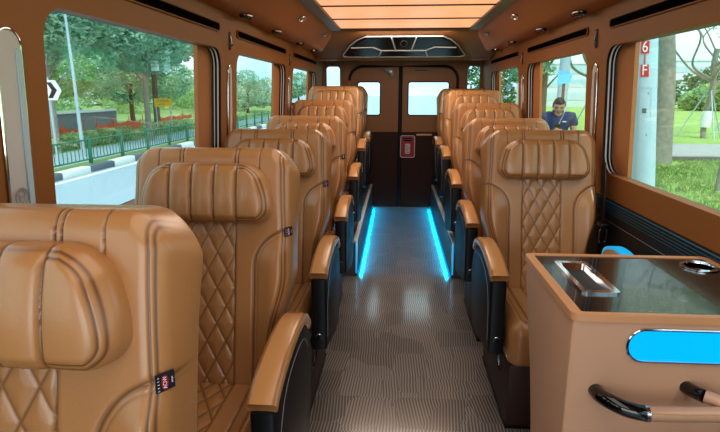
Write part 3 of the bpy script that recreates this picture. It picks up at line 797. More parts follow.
gg = G(); lathe(gg, [(.0385, 0), (.036, -.012), (.033, -.05), (0, -.052)], (cup[0], cup[1], CH-.002), 30); obj('cup_well', gg, 'meshdark', t)
FM = lambda p, q, w: Vector((p, CY0+.006-w, q))
gg = G(); plate(gg, rrect(.562, .732, .945, .812, .039, 8), [], .0005, .004, FM); wdw = obj('lit_window', gg, 'lightblue', o); wdw['label'] = 'glowing blue rounded window'
gg = G(); tube(gg, [FM(p, q, .004) for p, q in rrect(.560, .7305, .947, .8135, .040, 8)], .0035, 7, closed=True); obj('chrome_rim', gg, 'chrome', wdw)
# grab handle: own thing mounted on the front
hdl = obj('grab_handle', (lambda g_: (tube(g_, spline([(.580, CY0-.082, .645), (.65, CY0-.084, .648), (.72, CY0-.084, .651), (.82, CY0-.084, .653)], 6), .0175, 14), g_)[1])(G()), 'grip', o)
hdl['label'] = 'leather wrapped grab handle with gloss black ends'
gg = G(); pth = spline([(.500, CY0+.008, .646), (.502, CY0-.022, .649), (.515, CY0-.055, .653), (.543, CY0-.075, .649), (.580, CY0-.082, .645)], 6)
tube(gg, pth, .0185, 14); obj('handle_end', gg, 'gloss', hdl)
gg = G(); tube(gg, spline([(.82, CY0-.084, .653), (.855, CY0-.07, .657), (.872, CY0-.03, .67), (.874, CY0+.008, .67)], 6), .0185, 14); obj('handle_end', gg, 'gloss', hdl)
gg = G(); tube(gg, [(.577, CY0-.0818, .645), (.585, CY0-.0822, .6452)], .0200, 14); obj('handle_collar', gg, 'chrome', hdl)
gg = G(); tube(gg, spline([(.728, CY0-.044, .671), (.718, CY0-.018, .667), (.712, CY0+.008, .664)], 6), 0.0165, 12); obj('handle_bracket', gg, 'gloss', hdl)
gg = G(); tube(gg, spline([(.790, CY0-.080, .655), (.760, CY0-.066, .667), (.728, CY0-.042, .671)], 6), .0158, 12); obj('bracket_sleeve', gg, 'grip', hdl)
gg = G(); tube(gg, spline([(.585, CY0-.097, .655), (.65, CY0-.100, .657), (.72, CY0-.100, .660), (.82, CY0-.100, .661)], 5), .0010, 5); obj('handle_stitching', gg, 'pad', hdl)

# ------------------------------------------------------------------ outdoors, road side
def ground(name, x0, x1, y0, y1, z, m, label, zb=None):
    g = G(); box(g, (x0, y0, z-.2), (x1, y1, z)); return struct(obj(name, g, m, smooth=False), label)
ground('road', -8.5, 16, -25, 90, -.78, 'road', 'pale asphalt road')
ground('verge', -60, -8.5, -25, 120, -.80, 'verge', 'grassy verge beyond the road')
g = G(); box(g, (-12.2, -25, -.90), (-9.95, 90, -.792)); struct(obj('path', g, 'road', smooth=False), 'pale footway behind the railing')
g = G()
for i in range(70):
    g.cur = i % 2; y = -10+i*1.25
    box(g, (-8.66, y, -.80), (-8.40, y+1.245, -.60), .03)
struct(obj('kerb', g, ['kerbwhite', 'kerbblack']), 'black and white painted kerb')
g = G()
box(g, (-8.22, -25, -.779), (-8.08, 90, -.776))
for i in range(22): box(g, (-5.4, -20+i*4.5, -.779), (-5.28, -18+i*4.5, -.776))
struct(obj('road_marking', g, 'roadline', smooth=False), 'white road edge line and lane dashes')

def railing():
    o = thing('roadside_railing', 'green metal pedestrian railing along the verge beyond the road', 'railing', (-9.6, 0, -.80))
    y = 6.0; ys = []
    while y < 52: ys.append(y); y += 1.95
    g = G()
    for z in (.74, .14): tube(g, [(0, ys[0], z), (0, ys[-1], z)], .026, 8)
    obj('handrail', g, 'fence', o)
    for i, y in enumerate(ys):
        g = G(); box(g, (-.045, y-.045, -.05), (.045, y+.045, .86), .008); obj('post', g, 'fence', o)
        if i < len(ys)-1:
            g = G()
            for k in range(1, 10):
                yy = y+k*.195; tube(g, [(0, yy, .14), (0, yy, .74)], .013, 6)
            obj('bar_panel', g, 'fence', o)
railing()

def crown_mesh(name, blobs, n, size, m, seed, droop=.3):
    rnd = random.Random(seed); g = G()
    tot = sum(b[3]**2 for b in blobs)
    for (x, y, z, r, *sq) in blobs:
        sqz = sq[0] if sq else .75
        for _ in range(int(n*r*r/tot)):
            while True:
                d = Vector((rnd.uniform(-1, 1), rnd.uniform(-1, 1), rnd.uniform(-1, 1)))
                if .05 < d.length < 1: break
            rr = d.length; d = d.normalized()*(rr**.45)
            p = Vector((x+d.x*r, y+d.y*r, z+d.z*r*sqz))
            a = Vector((rnd.uniform(-1, 1), rnd.uniform(-1, 1), rnd.uniform(-.6, .6))).normalized(); b = a.cross(Vector((rnd.uniform(-1, 1), rnd.uniform(-1, 1), rnd.uniform(-1, 1)))).normalized()
            s = size*rnd.uniform(.6, 1.3); a *= s; b *= s*.5
            g.add([p-a, p+b-a*.1, p+a, p-b-a*.1], [[0, 1, 2, 3]])
    me = g.mesh(name, [M[m]]); return me
def trunk_g(h, r, lean, seed, branches=5, reach=1.6):
    rnd = random.Random(seed); g = G()
    pts = [Vector((lean*t*t*h, .04*math.sin(t*5+seed), t*h)) for t in [i/8 for i in range(9)]]
    tube(g, pts, r, 10, scale=[1.35-.25*min(1, i)-.055*i for i in range(9)])
    for k in range(branches):
        t = rnd.uniform(.5, .95); p = Vector((lean*t*t*h, 0, t*h)); a = rnd.uniform(0, 2*PI); l = rnd.uniform(.6, 1)*reach
        q = p+Vector((math.cos(a)*l, math.sin(a)*l, l*rnd.uniform(.5, 1.1)))
        tube(g, spline([p, (p+q)/2+Vector((0, 0, .15*l)), q], 4), r*.42, 6, scale=[1-.09*i for i in range(9)])
    return g
def tree(name, label, loc, h, r, lean, blobs, n, size, lm, tm, seed, group=None, branches=5, reach=1.6):
    o = thing(name, label, 'tree', loc, group)
    obj('trunk', trunk_g(h, r, lean, seed, branches, reach), tm, o)
    me = crown_mesh('crown', blobs, n, size, lm, seed); link('crown', me, o)
    return o
GZ = -.80
tree('street_tree', 'big leafy street tree with its trunk just past the yellow sign', (-11.4, 23.6, GZ), 4.2, .13, .01, [(0, 0, 4.6, 2.2), (-1.6, -1.5, 5.0, 1.9), (1.2, 1.4, 5.2, 1.8), (.3, -2.6, 4.9, 1.8), (-1, 2.6, 4.6, 1.7), (0, 0, 6.6, 2.4)], 19000, .105, 'leaf', 'trunk', 3, 'trees beyond the road')
tree('street_tree', 'leafy street tree beside the tall lamp post beyond the road', (-12.6, 18.6, GZ), 3.6, .15, -.02, [(0, 0, 4.8, 2.0), (-1.0, -1.8, 5.4, 1.7), (.8, 1.6, 5.6, 1.9), (0, -.5, 6.9, 2.1), (-1.5, 1, 4.0, 1.5)], 15000, .10, 'leaf', 'trunk', 5, 'trees beyond the road')
tree('street_tree', 'spreading tree whose crown rises over the grey hoarding', (-20.5, 27, GZ), 2.6, .16, .0, [(0, 0, 3.4, 2.2), (-1, -2.6, 3.2, 1.9), (1, 2.6, 3.4, 2.1), (0, .5, 4.8, 2.2)], 13000, .115, 'leaf2', 'darktrunk', 7, 'trees beyond the road')
tree('street_tree', 'pale green tree behind the chevron sign end of the hoarding', (-21, 20.5, GZ), 2.6, .15, .01, [(0, 0, 3.3, 2.2), (-1, -2.6, 3.6, 1.9), (0, 2.2, 3.9, 1.9), (0, 0, 5.2, 2.2)], 12000, .115, 'leaf2', 'darktrunk', 8, 'trees beyond the road')
tree('street_tree', 'bushy tree far down the verge past the end of the hoarding', (-18.5, 36, GZ), 2.8, .16, .01, [(0, 0, 3.2, 2.4), (-1, -3, 3.4, 2.2), (1, 3, 3.2, 2.2), (0, 0, 5.4, 2.6), (0, 3.5, 5.4, 2.2)], 13000, .13, 'leaf', 'darktrunk', 9, 'trees beyond the road')
tree('street_tree', 'tall dark tree rising behind the yellow sign', (-14.4, 31, GZ), 4.6, .18, -.01, [(0, 0, 5.4, 2.4), (0, 2.6, 5.6, 2.2), (0, -2.4, 5.8, 2.2), (0, .5, 7.8, 2.6), (.5, 4.4, 6.6, 2)], 13000, .13, 'leaf', 'darktrunk', 10, 'trees beyond the road')
tree('street_tree', 'distant roadside tree framed by the second road-side window', (-16.5, 58, GZ), 2.2, .15, .0, [(0, 0, 2.0, 1.9), (0, 3, 2.6, 1.8), (-1, -3.5, 1.9, 1.9), (0, 0, 3.6, 1.4), (0, 6, 1.8, 1.8), (-1, -1, .9, 1.4)], 6000, .15, 'leaf', 'darktrunk', 11, 'trees beyond the road')
tree('street_tree', 'small distant tree farther along, framed by the second road-side window', (-23, 66, GZ), 2.2, .15, .0, [(0, 0, 2.4, 2.2), (-1, 3, 3.0, 2.0), (-1.5, -3, 2.2, 2.0), (0, 0, 4.2, 1.8), (0, 5, 1.8, 2)], 5000, .18, 'leaf2', 'darktrunk', 12, 'trees beyond the road')
tree('street_tree', 'distant tree framed by the rearmost road-side window', (-14.5, 78, GZ), 2.6, .16, .0, [(0, 0, 3.2, 2.0), (0, 2, 3.8, 1.8), (-.5, -1.5, 2.8, 1.8)], 2600, .24, 'leaf', 'darktrunk', 13, 'trees beyond the road')
# far belt of trees
g_me = crown_mesh('treeline', [(-32-3*math.sin(i*1.7), 14+i*4.2, 1.6+.5*math.sin(i*2.3), 3.1, .9) for i in range(27)], 26000, .26, 'leaf2', 21)
tl = link('treeline', g_me); tl['kind'] = 'stuff'; tl['label'] = 'dense belt of greenery far beyond the road'
# hedges
def hedge(name, label, x, y0, y1, z0, h, w, n, m, seed):
    o = thing(name, label, 'hedge', (x, (y0+y1)/2, z0), 'low hedges beyond the railing')
    L = (y1-y0)/2; k = int(2*L/.5)
    me = crown_mesh('hedge_leaves', [(0, -L+(i+.5)*2*L/k, h*.5, .36, h*1.3) for i in range(k)], n, .07, m, seed); link('hedge_leaves', me, o)
    g = G()
    for i in range(0, k, 3): tube(g, [(0, -L+(i+.5)*2*L/k, -.05), (.03, -L+(i+.5)*2*L/k, h*.6)], .02, 5)
    obj('hedge_stem', g, 'darktrunk', o)
hedge('clipped_hedge', 'low yellow-green hedge behind the railing, nearer stretch', -12.75, 10.5, 24.4, -.82, .70, .5, 9000, 'leaf2', 31)
hedge('clipped_hedge', 'low yellow-green hedge behind the railing, farther stretch past the tree trunk', -12.9, 26.0, 44.0, -.82, .70, .5, 7000, 'leaf2', 32)
# orange barrier netting
for k, (y0, y1, x) in enumerate(((17.8, 22.3, -13.8), (24.0, 28.6, -14.2), (31.5, 37, -14.6), (11.6, 15.0, -13.4))):
    o = thing('safety_netting', ['orange safety netting sagging below the lamp post', 'orange safety netting right of the street tree trunk base', 'far orange safety netting beyond the yellow sign', 'orange safety netting stretch nearest the chevron sign'][k], 'safety netting', (x, y0, -.80), 'orange safety nettings beyond the hedge')
    g = G(); n = 24; vs = []
    for i in range(n+1):
        t = i/n; sag = .16*abs(math.sin(t*PI*3))
        vs += [(.05*math.sin(i*2), t*(y1-y0), .25), (.06*math.cos(i*1.7), t*(y1-y0), .80-sag)]
    g.add(vs, [[2*i, 2*i+1, 2*i+3, 2*i+2] for i in range(n)]); obj('net_sheet', g, 'orange', o)
    for i in range(4):
        g = G(); yy = i*(y1-y0)/3; tube(g, [(.06, yy, -.02), (.06, yy, 1.0)], .02, 6); obj('net_post', g, 'orange', o)
o = thing('site_hoarding', 'long blue-grey hoarding wall with white coping beyond the road', 'hoarding', (-17, 6, GZ))
g = G(); box(g, (-.05, 0, -.02), (.05, 25, 1.12)); obj('hoarding_sheet', g, 'hoarding', o)
g = G(); box(g, (-.09, 0, 1.12), (.09, 25, 1.26)); obj('coping', g, 'hoardtop', o)
o = thing('tall_lamp_post', 'slender grey lamp post beyond the railing', 'lamp post', (-10.85, 17.4, GZ))
g = G(); tube(g, [(0, 0, -.02), (-.02, 0, 3), (-.08, 0, 6.5)], .055, 12, scale=[1.2, .9, .6]); obj('post', g, 'galv', o)
g = G(); tube(g, spline([(-.08, 0, 6.4), (.4, 0, 6.9), (1.2, 0, 7.0)], 5), .04, 8); obj('arm', g, 'galv', o)
g = G(); box(g, (1.1, -.12, 6.92), (1.7, .12, 7.03), .04); obj('lamp_head', g, 'galv', o)
o = thing('chevron_sign', 'white road sign with a black chevron arrow at the window edge', 'road sign', (-10.4, 15.32, GZ+.17))
g = G(); tube(g, [(0, 0, -.19), (0, 0, 2.45)], .035, 8); obj('post', g, 'galv', o)
sd = Vector((.83, .56, 0)); sn = Vector((.56, -.83, 0)).normalized()
sgm = lambda p, q, w: sd*p+Vector((0, 0, q))+sn*w
g = G(); plate(g, [(-.34, 1.78), (.20, 1.78), (.34, 2.07), (.20, 2.36), (-.34, 2.36)], [], .04, .055, sgm); obj('sign_board', g, 'white', o)
g = G(); plate(g, [(-.03, 1.84), (.09, 1.84), (.22, 2.07), (.09, 2.30), (-.03, 2.30), (.08, 2.07)], [], .056, .060, sgm); obj('chevron_arrow', g, 'black', o)
o = thing('yellow_notice_board', 'yellow rectangular notice board on posts beyond the hedge', 'notice board', (-12.0, 26.6, GZ+.17))
g = G(); plate(g, rrect(-.42, 1.30, .42, 1.72, .02, 3), [], .03, .05, lambda p, q, w: Vector((p*.9, p*.42, q))+Vector((.42, -.9, 0))*w); obj('board', g, 'yellow', o)
g = G(); 
for q in (1.62, 1.54, 1.42): plate(g, [(-.30, q), (.28-.2*(q < 1.5), q), (.28-.2*(q < 1.5), q+.025), (-.30, q+.025)], [], .051, .053, lambda p, q2, w: Vector((p*.9, p*.42, q2))+Vector((.42, -.9, 0))*w)
obj('board_lettering', g, 'kerbblack', o)
for p in (-.35, .35):
    g = G(); tube(g, [(p*.9, p*.42, -.19), (p*.9, p*.42, 1.5)], .03, 6); obj('post', g, 'galv', o)
o = thing('hanging_sign_box', 'small white box sign hanging in the tree above the yellow board', 'sign box', (-10.6, 23.0, 0))
g = G(); box(g, (-.16, -.06, 2.30), (.16, .06, 2.74), .02); obj('box_body', g, 'white', o)
g = G(); tube(g, [(0, 0, 2.74), (0, 0, 4.2)], .015, 6); obj('hanger', g, 'galv', o)

# ------------------------------------------------------------------ outdoors, grass side
LZ = -.45
g = G(); vs = [(2.1, -20), (80, -20), (80, 120), (13.5, 120), (2.1, 13)]
plate(g, vs, [], LZ-.2, LZ, lambda p, q, w: Vector((p, q, w))); struct(obj('lawn', g, 'lawn', smooth=False), 'bright green lawn')
ground('rear_road', -120, 120, 90, 400, -.80, 'road', 'pale road far behind')
g = G(); box(g, (6.2, 14.9, LZ-.02), (40, 18.4, LZ+.13)); g.cur = 1; box(g, (6.18, 14.86, LZ-.02), (40, 14.9, LZ+.10)); struct(obj('path', g, ['paving', 'slabedge'], smooth=False), 'paved footpath slab across the lawn')
# grass blades near the window
rnd = random.Random(77); g = G()
for _ in range(26000):
    y = rnd.uniform(6.6, 14.8)**1.0; x = rnd.uniform(2.4, 11)
    if any(math.hypot(x-q[0], y-q[1]) < q[2] for q in ((2.52, 8.45, .55), (3.44, 11.4, .32), (3.30, 10.9, .2), (7.0, 14.35, .55), (6.1, 10.1, .2), (2.86, 6, .4))): continue
    h = rnd.uniform(.04, .11); a = rnd.uniform(0, PI); w = rnd.uniform(.008, .018); dx, dy = rnd.uniform(-.06, .06), rnd.uniform(-.06, .06)
    g.add([(x-w*math.cos(a), y-w*math.sin(a), LZ), (x+w*math.cos(a), y+w*math.sin(a), LZ), (x+dx, y+dy, LZ+h)], [[0, 1, 2]])
gr = obj('grass', g, 'blade', smooth=False); gr['kind'] = 'stuff'; gr['label'] = 'clumpy short grass growing outside the window'
# numbered lamp post
o = thing('numbered_lamp_post', 'pale blue-grey lamp post numbered in red, close outside the window', 'lamp post', (2.86, 6.0, LZ))
sl = math.tan(math.radians(-5.5))
def PP(x, y, z): return Vector((x+sl*z, y, z))
g = G(); tube(g, [PP(0, 0, -.02), PP(0, 0, 1.5), PP(0, 0, 5.5)], 0.118, 24, scale=[1.08, 1, .8]); obj('post', g, 'polepaint', o)
ca = math.atan2(-6.0, -2.86)
def PF(a, z, w): t = ca+a/0.118; return PP((0.118+w)*math.cos(t), (0.118+w)*math.sin(t), z)
def curved(g, a0, a1, z0, z1, w, n=8):
    vs = []
    for i in range(n+1):
        a = a0+(a1-a0)*i/n; vs += [PF(a, z0, w), PF(a, z1, w)]
    g.add(vs, [[2*i, 2*i+2, 2*i+3, 2*i+1] for i in range(n)])
# height of the characters on the post
zc6, zc1, zcF = 2.277, 2.154, 2.04
for s_, zc, bg in (('6', zc6, True), ('1', zc1, False), ('F', zcF, True)):
    g = G()
    if bg: curved(g, -.046, .033, zc-.062, zc+.062, .002)
    g.cur = 1 if bg else 0
    text_g(g, s_, .155, lambda x, y: PF(x-.007, zc+y, .004), sx=.72)
    t = obj('post_number', g, ['redpaint', 'white'], o); t['label'] = 'red %s on the post' % {'6': 'number 6 plate', '1': 'number 1', 'F': 'letter F plate'}[s_]
g = G()
for a, b, c_, d in ((-.065, .065, 1.30, 1.305), (-.065, .065, 1.86, 1.865), (-.065, -.061, 1.30, 1.865), (.061, .065, 1.30, 1.865)): curved(g, a, b, c_, d, .002)
g.cur = 1; curved(g, -.02, .02, 1.60, 1.65, .003); curved(g, .03, .042, 1.80, 1.812, .003); curved(g, .02, .032, 1.36, 1.372, .003)
obj('access_door', g, ['galv', 'kerbblack'], o)
tree('roadside_tree', 'thick grey tree trunk standing behind the numbered lamp post', (7.0, 14.35, LZ), 7.0, .225, -.16, [(0, 0, 8.6, 3.0), (1.5, 1, 8.4, 2.4)], 3500, .2, 'leaf', 'trunk', 41, 'trees on the lawn')
# bare curvy young trees with stakes
def bare(label, loc, h, r, seed, wrap=True):
    rnd = random.Random(seed); o = thing('staked_sapling', label, 'tree', loc, 'staked trees on the lawn')
    g = G(); pts = [(rnd.uniform(-.1, .1)*i/4, rnd.uniform(-.1, .1), h*.55*i/6) for i in range(7)]; tube(g, spline(pts, 4), r, 8)
    top = Vector(pts[-1])
    for k in range(6):
        a = k*1.05+rnd.uniform(-.3, .3); L = rnd.uniform(.8, 1.3)*h*.42
        b = top-Vector((0, 0, rnd.uniform(0, h*.22)))
        p = [b, b+Vector((math.cos(a)*L*.35, math.sin(a)*L*.35, L*.2)), b+Vector((math.cos(a+.5)*L*.6, math.sin(a+.5)*L*.6, L*.62)), b+Vector((math.cos(a)*L*.9, math.sin(a)*L*.9, L*.95))]
        sp = spline(p, 6); tube(g, sp, r*.5, 6, scale=[1-.035*i for i in range(len(sp))])
        q = sp[12]; e = q+Vector((rnd.uniform(-1, 1), rnd.uniform(-1, 1), .8))*L*.35; tube(g, spline([q, (q+e)/2+Vector((.1, 0, 0)), e], 4), r*.25, 5)
    obj('trunk', g, 'trunk', o)
    me = crown_mesh('crown', [(top.x, top.y, top.z+h*.4, h*.42)], 420, .11, 'leaf2', seed); link('crown', me, o)
    if wrap:
        g = G(); lathe(g, [(r*1.7, .45), (r*1.8, .9), (r*1.4, 1.1)], (0, 0, 0), 12); obj('trunk_wrap', g, 'white', o)
        for k in range(3):
            a = k*2.1+.4; g = G(); tube(g, [(math.cos(a)*1.0, math.sin(a)*1.0, -.05), (math.cos(a)*.1, math.sin(a)*.1, 1.9)], .028, 6); obj('stake', g, 'galv', o)
bare('curvy bare tree with pale trunk wrap and stakes beside the thick trunk', (12.6, 22.5, LZ), 6.4, .11, 51)
bare('thin upright sapling with stakes near the frame edge, far lawn', (14.9, 24.0, LZ), 6.0, .09, 52)
bare('thin sapling on the grass in front of the paved footpath', (6.1, 10.1, LZ), 7.0, .045, 53, False)
bare('bare branching tree behind the standing person', (7.6, 21.0, LZ), 6.6, .12, 54)
tree('roadside_tree', 'leafy tree showing in the middle grass-side window', (7.0, 26.0, LZ), 3.6, .14, 0, [(-.8, 0, 4.2, 1.5), (-1.2, 0, 5.6, 1.8), (-.5, .5, 2.9, 1.0)], 3000, .14, 'leaf', 'darktrunk', 55, 'trees on the lawn')
tree('roadside_tree', 'leafy tree showing in the rearmost grass-side window', (7.6, 33.0, LZ), 3.4, .16, 0, [(0, 0, 4.6, 1.8), (.8, 0, 6.2, 2.2), (-.5, .5, 5.6, 1.6)], 3000, .16, 'leaf3', 'darktrunk', 56, 'trees on the lawn')
tree('roadside_tree', 'dark leafy tree seen through the narrow rear corner glass', (7.2, 42.0, LZ), 3.0, .16, 0, [(0, 0, 3.4, 2.2), (0, 0, 5.6, 2.3), (.5, .5, 1.6, 1.6)], 4000, .18, 'leaf3', 'darktrunk', 57, 'trees on the lawn')
# far bushes and buildings
for k, (x, y, r, lab) in enumerate(((38, 64, 4.2, 'rounded dark bush mass at the far edge of the lawn, nearest the curvy tree'), (46, 70, 4.6, 'broad dark bush mass at the far edge of the lawn near the frame edge'), (33, 58, 2.2, 'small bright bush on the far lawn in front of the dark ones'), (54, 72, 5, 'farthest dark bush mass at the lawn edge'))):
    o = thing('bush', lab, 'bush', (x, y, LZ), 'bushes at the far edge of the lawn')
    me = crown_mesh('foliage', [(0, 0, r*.55, r), (r*.8, 1, r*.4, r*.75), (-r*.8, 0, r*.45, r*.7)], 3000, .30, 'leaf2' if k == 2 else 'leaf3', 60+k); link('foliage', me, o)
    g = G(); tube(g, [(0, 0, -.05), (0, 0, r*.5)], .2, 6); obj('stem', g, 'darktrunk', o)
for k, (x, y, w, h, lab) in enumerate(((24, 75, 14, 5.5, 'pale distant building behind the standing person'), (44, 96, 18, 7, 'pale distant building beyond the far bushes'))):
    o = thing('distant_building', lab, 'building', (x, y, LZ), 'distant pale buildings')
    g = G(); box(g, (-w/2, -3, -.05), (w/2, 3, h), .05); obj('block', g, 'shade_building', o)
    for i in range(3):
        g = G(); box(g, (-w/2+.5, -3.06, .9+i*h*.3), (w/2-.5, -3.01, 1.9+i*h*.3)); obj('window_band', g, 'bwin', o)
    g = G(); box(g, (-w/2-.2, -3.2, h), (w/2+.2, 3.2, h+.3)); obj('roof', g, 'white', o)
o = thing('grey_utility_pole', 'plain grey pole directly behind the standing person', 'pole', (3.44, 11.4, LZ))
g = G(); tube(g, [(0, 0, -.02), (0, 0, 5.5)], .10, 14, scale=[1.1, .95]); obj('post', g, 'galv', o)
g = G(); lathe(g, [(.16, 0), (.16, .03), (.12, .06)], (0, 0, 0), 16); obj('base_collar', g, 'kerbblack', o)
o = thing('blue_signboard', 'light blue rounded signboard on a pole behind the person', 'sign', (3.30, 10.9, LZ))
g = G(); tube(g, [(0, 0, -.02), (0, 0, 2.2)], .03, 8); obj('post', g, 'darktrunk', o)
g = G(); plate(g, [(-.14, 1.97), (.10, 2.01), (.14, 2.13), (.02, 2.25), (-.14, 2.23)], [], -.05, -.03, lambda p, q, w: Vector((p, w, q))); obj('board', g, 'bluesign', o)

# ------------------------------------------------------------------ standing person
def skinned(name, nodes, edges, sub=2):
    me = bpy.data.meshes.new(name); me.from_pydata([n[0] for n in nodes], edges, [])
    o = bpy.data.objects.new(name, me); C.objects.link(o)
    md = o.modifiers.new('s', 'SKIN'); md.use_smooth_shade = True
    for i, n in enumerate(nodes):
        sv = me.skin_vertices[0].data[i]; r = n[1]; sv.radius = r if isinstance(r, tuple) else (r, r); sv.use_root = (i == 0)
    o.modifiers.new('u', 'SUBSURF').levels = sub; o.modifiers['u'].render_levels = sub
    dg = bpy.context.evaluated_depsgraph_get(); m2 = bpy.data.meshes.new_from_object(o.evaluated_get(dg))
    bpy.data.objects.remove(o); return m2
def add_me(g, me, tf=None):
    g.add([(tf @ v.co) if tf else v.co.copy() for v in me.vertices], [list(p.vertices) for p in me.polygons])
def remeshed(name, g, vox):
    me = g.mesh(name, []); o = bpy.data.objects.new(name, me); C.objects.link(o)
    md = o.modifiers.new('r', 'REMESH'); md.mode = 'VOXEL'; md.voxel_size = vox; md.use_smooth_shade = True
    s = o.modifiers.new('sm', 'SMOOTH'); s.iterations = 3
    dg = bpy.context.evaluated_depsgraph_get(); m2 = bpy.data.meshes.new_from_object(o.evaluated_get(dg))
    bpy.data.objects.remove(o); return m2

def person():
    root = thing('person', 'person in navy polo shirt standing on the lawn looking down at a phone', 'person', (2.52, 8.5, LZ))
    root.rotation_euler = (0, 0, math.radians(-12)); root.scale = (1.15, 1.1, 1.03)
    # faces -y (towards the bus); right arm at -x
    V = lambda *a: a
    J = [((0, 0, .95), (.135, .10)), ((0, -.01, 1.10), (.135, .10)), ((0, -.02, 1.28), (.155, .11)), ((0, -.01, 1.42), (.12, .085)), ((0, -.035, 1.475), .058), ((0, -.075, 1.52), .056),
         ((-.175, 0, 1.415), .062), ((-.235, -.02, 1.15), .046), ((-.13, -.22, 1.16), .036), ((-.065, -.285, 1.19), .030),
         ((.175, 0, 1.415), .062), ((.235, -.02, 1.15), .046), ((.11, -.20, 1.13), .036), ((.03, -.27, 1.17), .030),
         ((-.09, 0, .88), .088), ((-.10, -.01, .50), .058), ((-.105, .02, .09), .040), ((-.115, -.13, .03), .034),
         ((.09, 0, .88), .088), ((.10, -.02, .50), .058), ((.115, .02, .09), .040), ((.13, -.13, .03), .034)]
    E_ = [(0, 1), (1, 2), (2, 3), (3, 4), (4, 5), (3, 6), (6, 7), (7, 8), (8, 9), (3, 10), (10, 11), (11, 12), (12, 13), (0, 14), (14, 15), (15, 16), (16, 17), (0, 18), (18, 19), (19, 20), (20, 21)]
    g = G(); add_me(g, skinned('b', J, E_))
    # head tipped forward
    bm = bmesh.new(); bmesh.ops.create_uvsphere(bm, u_segments=36, v_segments=28, radius=1)
    for v in bm.verts:
        x, y, z = v.co
        jaw = 1-.30*ss((-z-.1)/.9)
        nx, ny, nz = x*.076*jaw, y*.096*(1-.12*ss((-z)/.8)), z*.122
        if y < -.2:
            ny -= .022*math.exp(-((x*.076/.011)**2))*math.exp(-(((nz+.012)/.022)**2))*1.0
            ny += .010*(math.exp(-(((abs(nx)-.030)/.014)**2)))*math.exp(-(((nz-.012)/.012)**2))
            ny -= .006*math.exp(-(nx/.022)**2)*math.exp(-(((nz+.055)/.010)**2))
            ny -= .008*math.exp(-(nx/.02)**2)*math.exp(-(((nz+.098)/.014)**2))
        v.co = (nx, ny, nz)
    HT = Matrix.Translation((0, -.105, 1.565)) @ Matrix.Rotation(math.radians(28), 4, 'X')
    bm.transform(HT); from_bm(g, bm)
    for s in (-1, 1):
        bm = bmesh.new(); bmesh.ops.create_uvsphere(bm, u_segments=12, v_segments=10, radius=1)
        bm.transform(HT @ Matrix.Translation((s*.077, .008, -.005)) @ Matrix.Diagonal((.010, .019, .032, 1))); from_bm(g, bm)
    # hands: palm and five fingers
    def hand(w, d, side):
        w = Vector(w); d = Vector(d).normalized(); sd_ = d.cross(Vector((0, 0, 1))).normalized()*side; up = sd_.cross(d).normalized()*side
        palm = w+d*.05
        nodes = [(tuple(w), (.026, .018)), (tuple(palm), (.036, .016)), (tuple(w+d*.085), (.036, .014))]
        add_me(g, skinned('p', nodes, [(0, 1), (1, 2)], 1))
        for i, L in enumerate((.062, .070, .066, .052)):
            b = w+d*.085+sd_*(-.027+.018*i)
            k1 = b+d*L*.45+up*.004; k2 = k1+d*L*.25+up*.020; k3 = k2+up*.020-d*.006
            add_me(g, skinned('f', [(tuple(b), .0095), (tuple(k1), .0088), (tuple(k2), .008), (tuple(k3), .007)], [(0, 1), (1, 2), (2, 3)], 1))
        b = w+d*.03-sd_*.034; 
        add_me(g, skinned('t', [(tuple(w+d*.02-sd_*.02), .014), (tuple(b), .012), (tuple(b+d*.03-sd_*.010+up*.015), .010), (tuple(b+d*.055+up*.028), .008)], [(0, 1), (1, 2), (2, 3)], 1))
    hand((-.065, -.285, 1.19), (.25, -.85, .28), 1)
    hand((.03, -.27, 1.17), (-.15, -.9, .30), -1)
    me = remeshed('body', g, .0075); me.materials.clear(); me.materials.append(M['skin'])
    body = link('body', me, root)
    for s in (-1, 1):
        gg = G(); bm = bmesh.new(); bmesh.ops.create_uvsphere(bm, u_segments=12, v_segments=8, radius=.0095); bm.transform(HT @ Matrix.Translation((s*.030, -.080, .010)) @ Matrix.Diagonal((1.4, .8, .7, 1))); from_bm(gg, bm); obj('eye', gg, 'eye', body)
        gg = G(); tube(gg, [HT @ Vector((s*.014, -.097, .028)), HT @ Vector((s*.032, -.093, .033)), HT @ Vector((s*.050, -.080, .027))], .0045, 6); obj('eyebrow', gg, 'hair', body)
    gg = G(); tube(gg, [HT @ Vector((x, -.093+abs(x)*.35, -.056-abs(x)*.05)) for x in (-.024, -.012, 0, .012, .024)], .0045, 6); obj('mouth', gg, 'lip', body)
    # hair cap
    bm = bmesh.new(); bmesh.ops.create_uvsphere(bm, u_segments=32, v_segments=24, radius=1)
    rr = random.Random(5)
    for v in bm.verts:
        x, y, z = v.co; q = 1+.03*rr.uniform(-1, 1)
        v.co = (x*.083*q, y*.104*q+.006, z*.128*q+.006)
    kill = [v for v in bm.verts if (v.co.z < .058-.0*v.co.y and v.co.y < -.035) or v.co.z < (-.055 if v.co.y > .02 else .0)]
    bmesh.ops.delete(bm, geom=kill, context='VERTS'); 
    bm.transform(HT); gg = G(); from_bm(gg, bm); obj('hair', gg, 'hair', root)
    # polo shirt
    S = [((0, 0, .90), (.150, .118)), ((0, -.01, 1.10), (.150, .115)), ((0, -.02, 1.28), (.170, .125)), ((0, -.01, 1.43), (.125, .092)), ((0, -.018, 1.482), (.072, .068)),
         ((-.18, 0, 1.42), .074), ((-.225, -.012, 1.25), .066), ((.18, 0, 1.42), .074), ((.225, -.012, 1.25), .066)]
    g2 = G(); add_me(g2, skinned('s', S, [(0, 1), (1, 2), (2, 3), (3, 4), (3, 5), (5, 6), (3, 7), (7, 8)]))
    me = remeshed('polo_shirt', g2, .012); me.materials.clear(); me.materials.append(M['navy']); sh = link('polo_shirt', me, root)
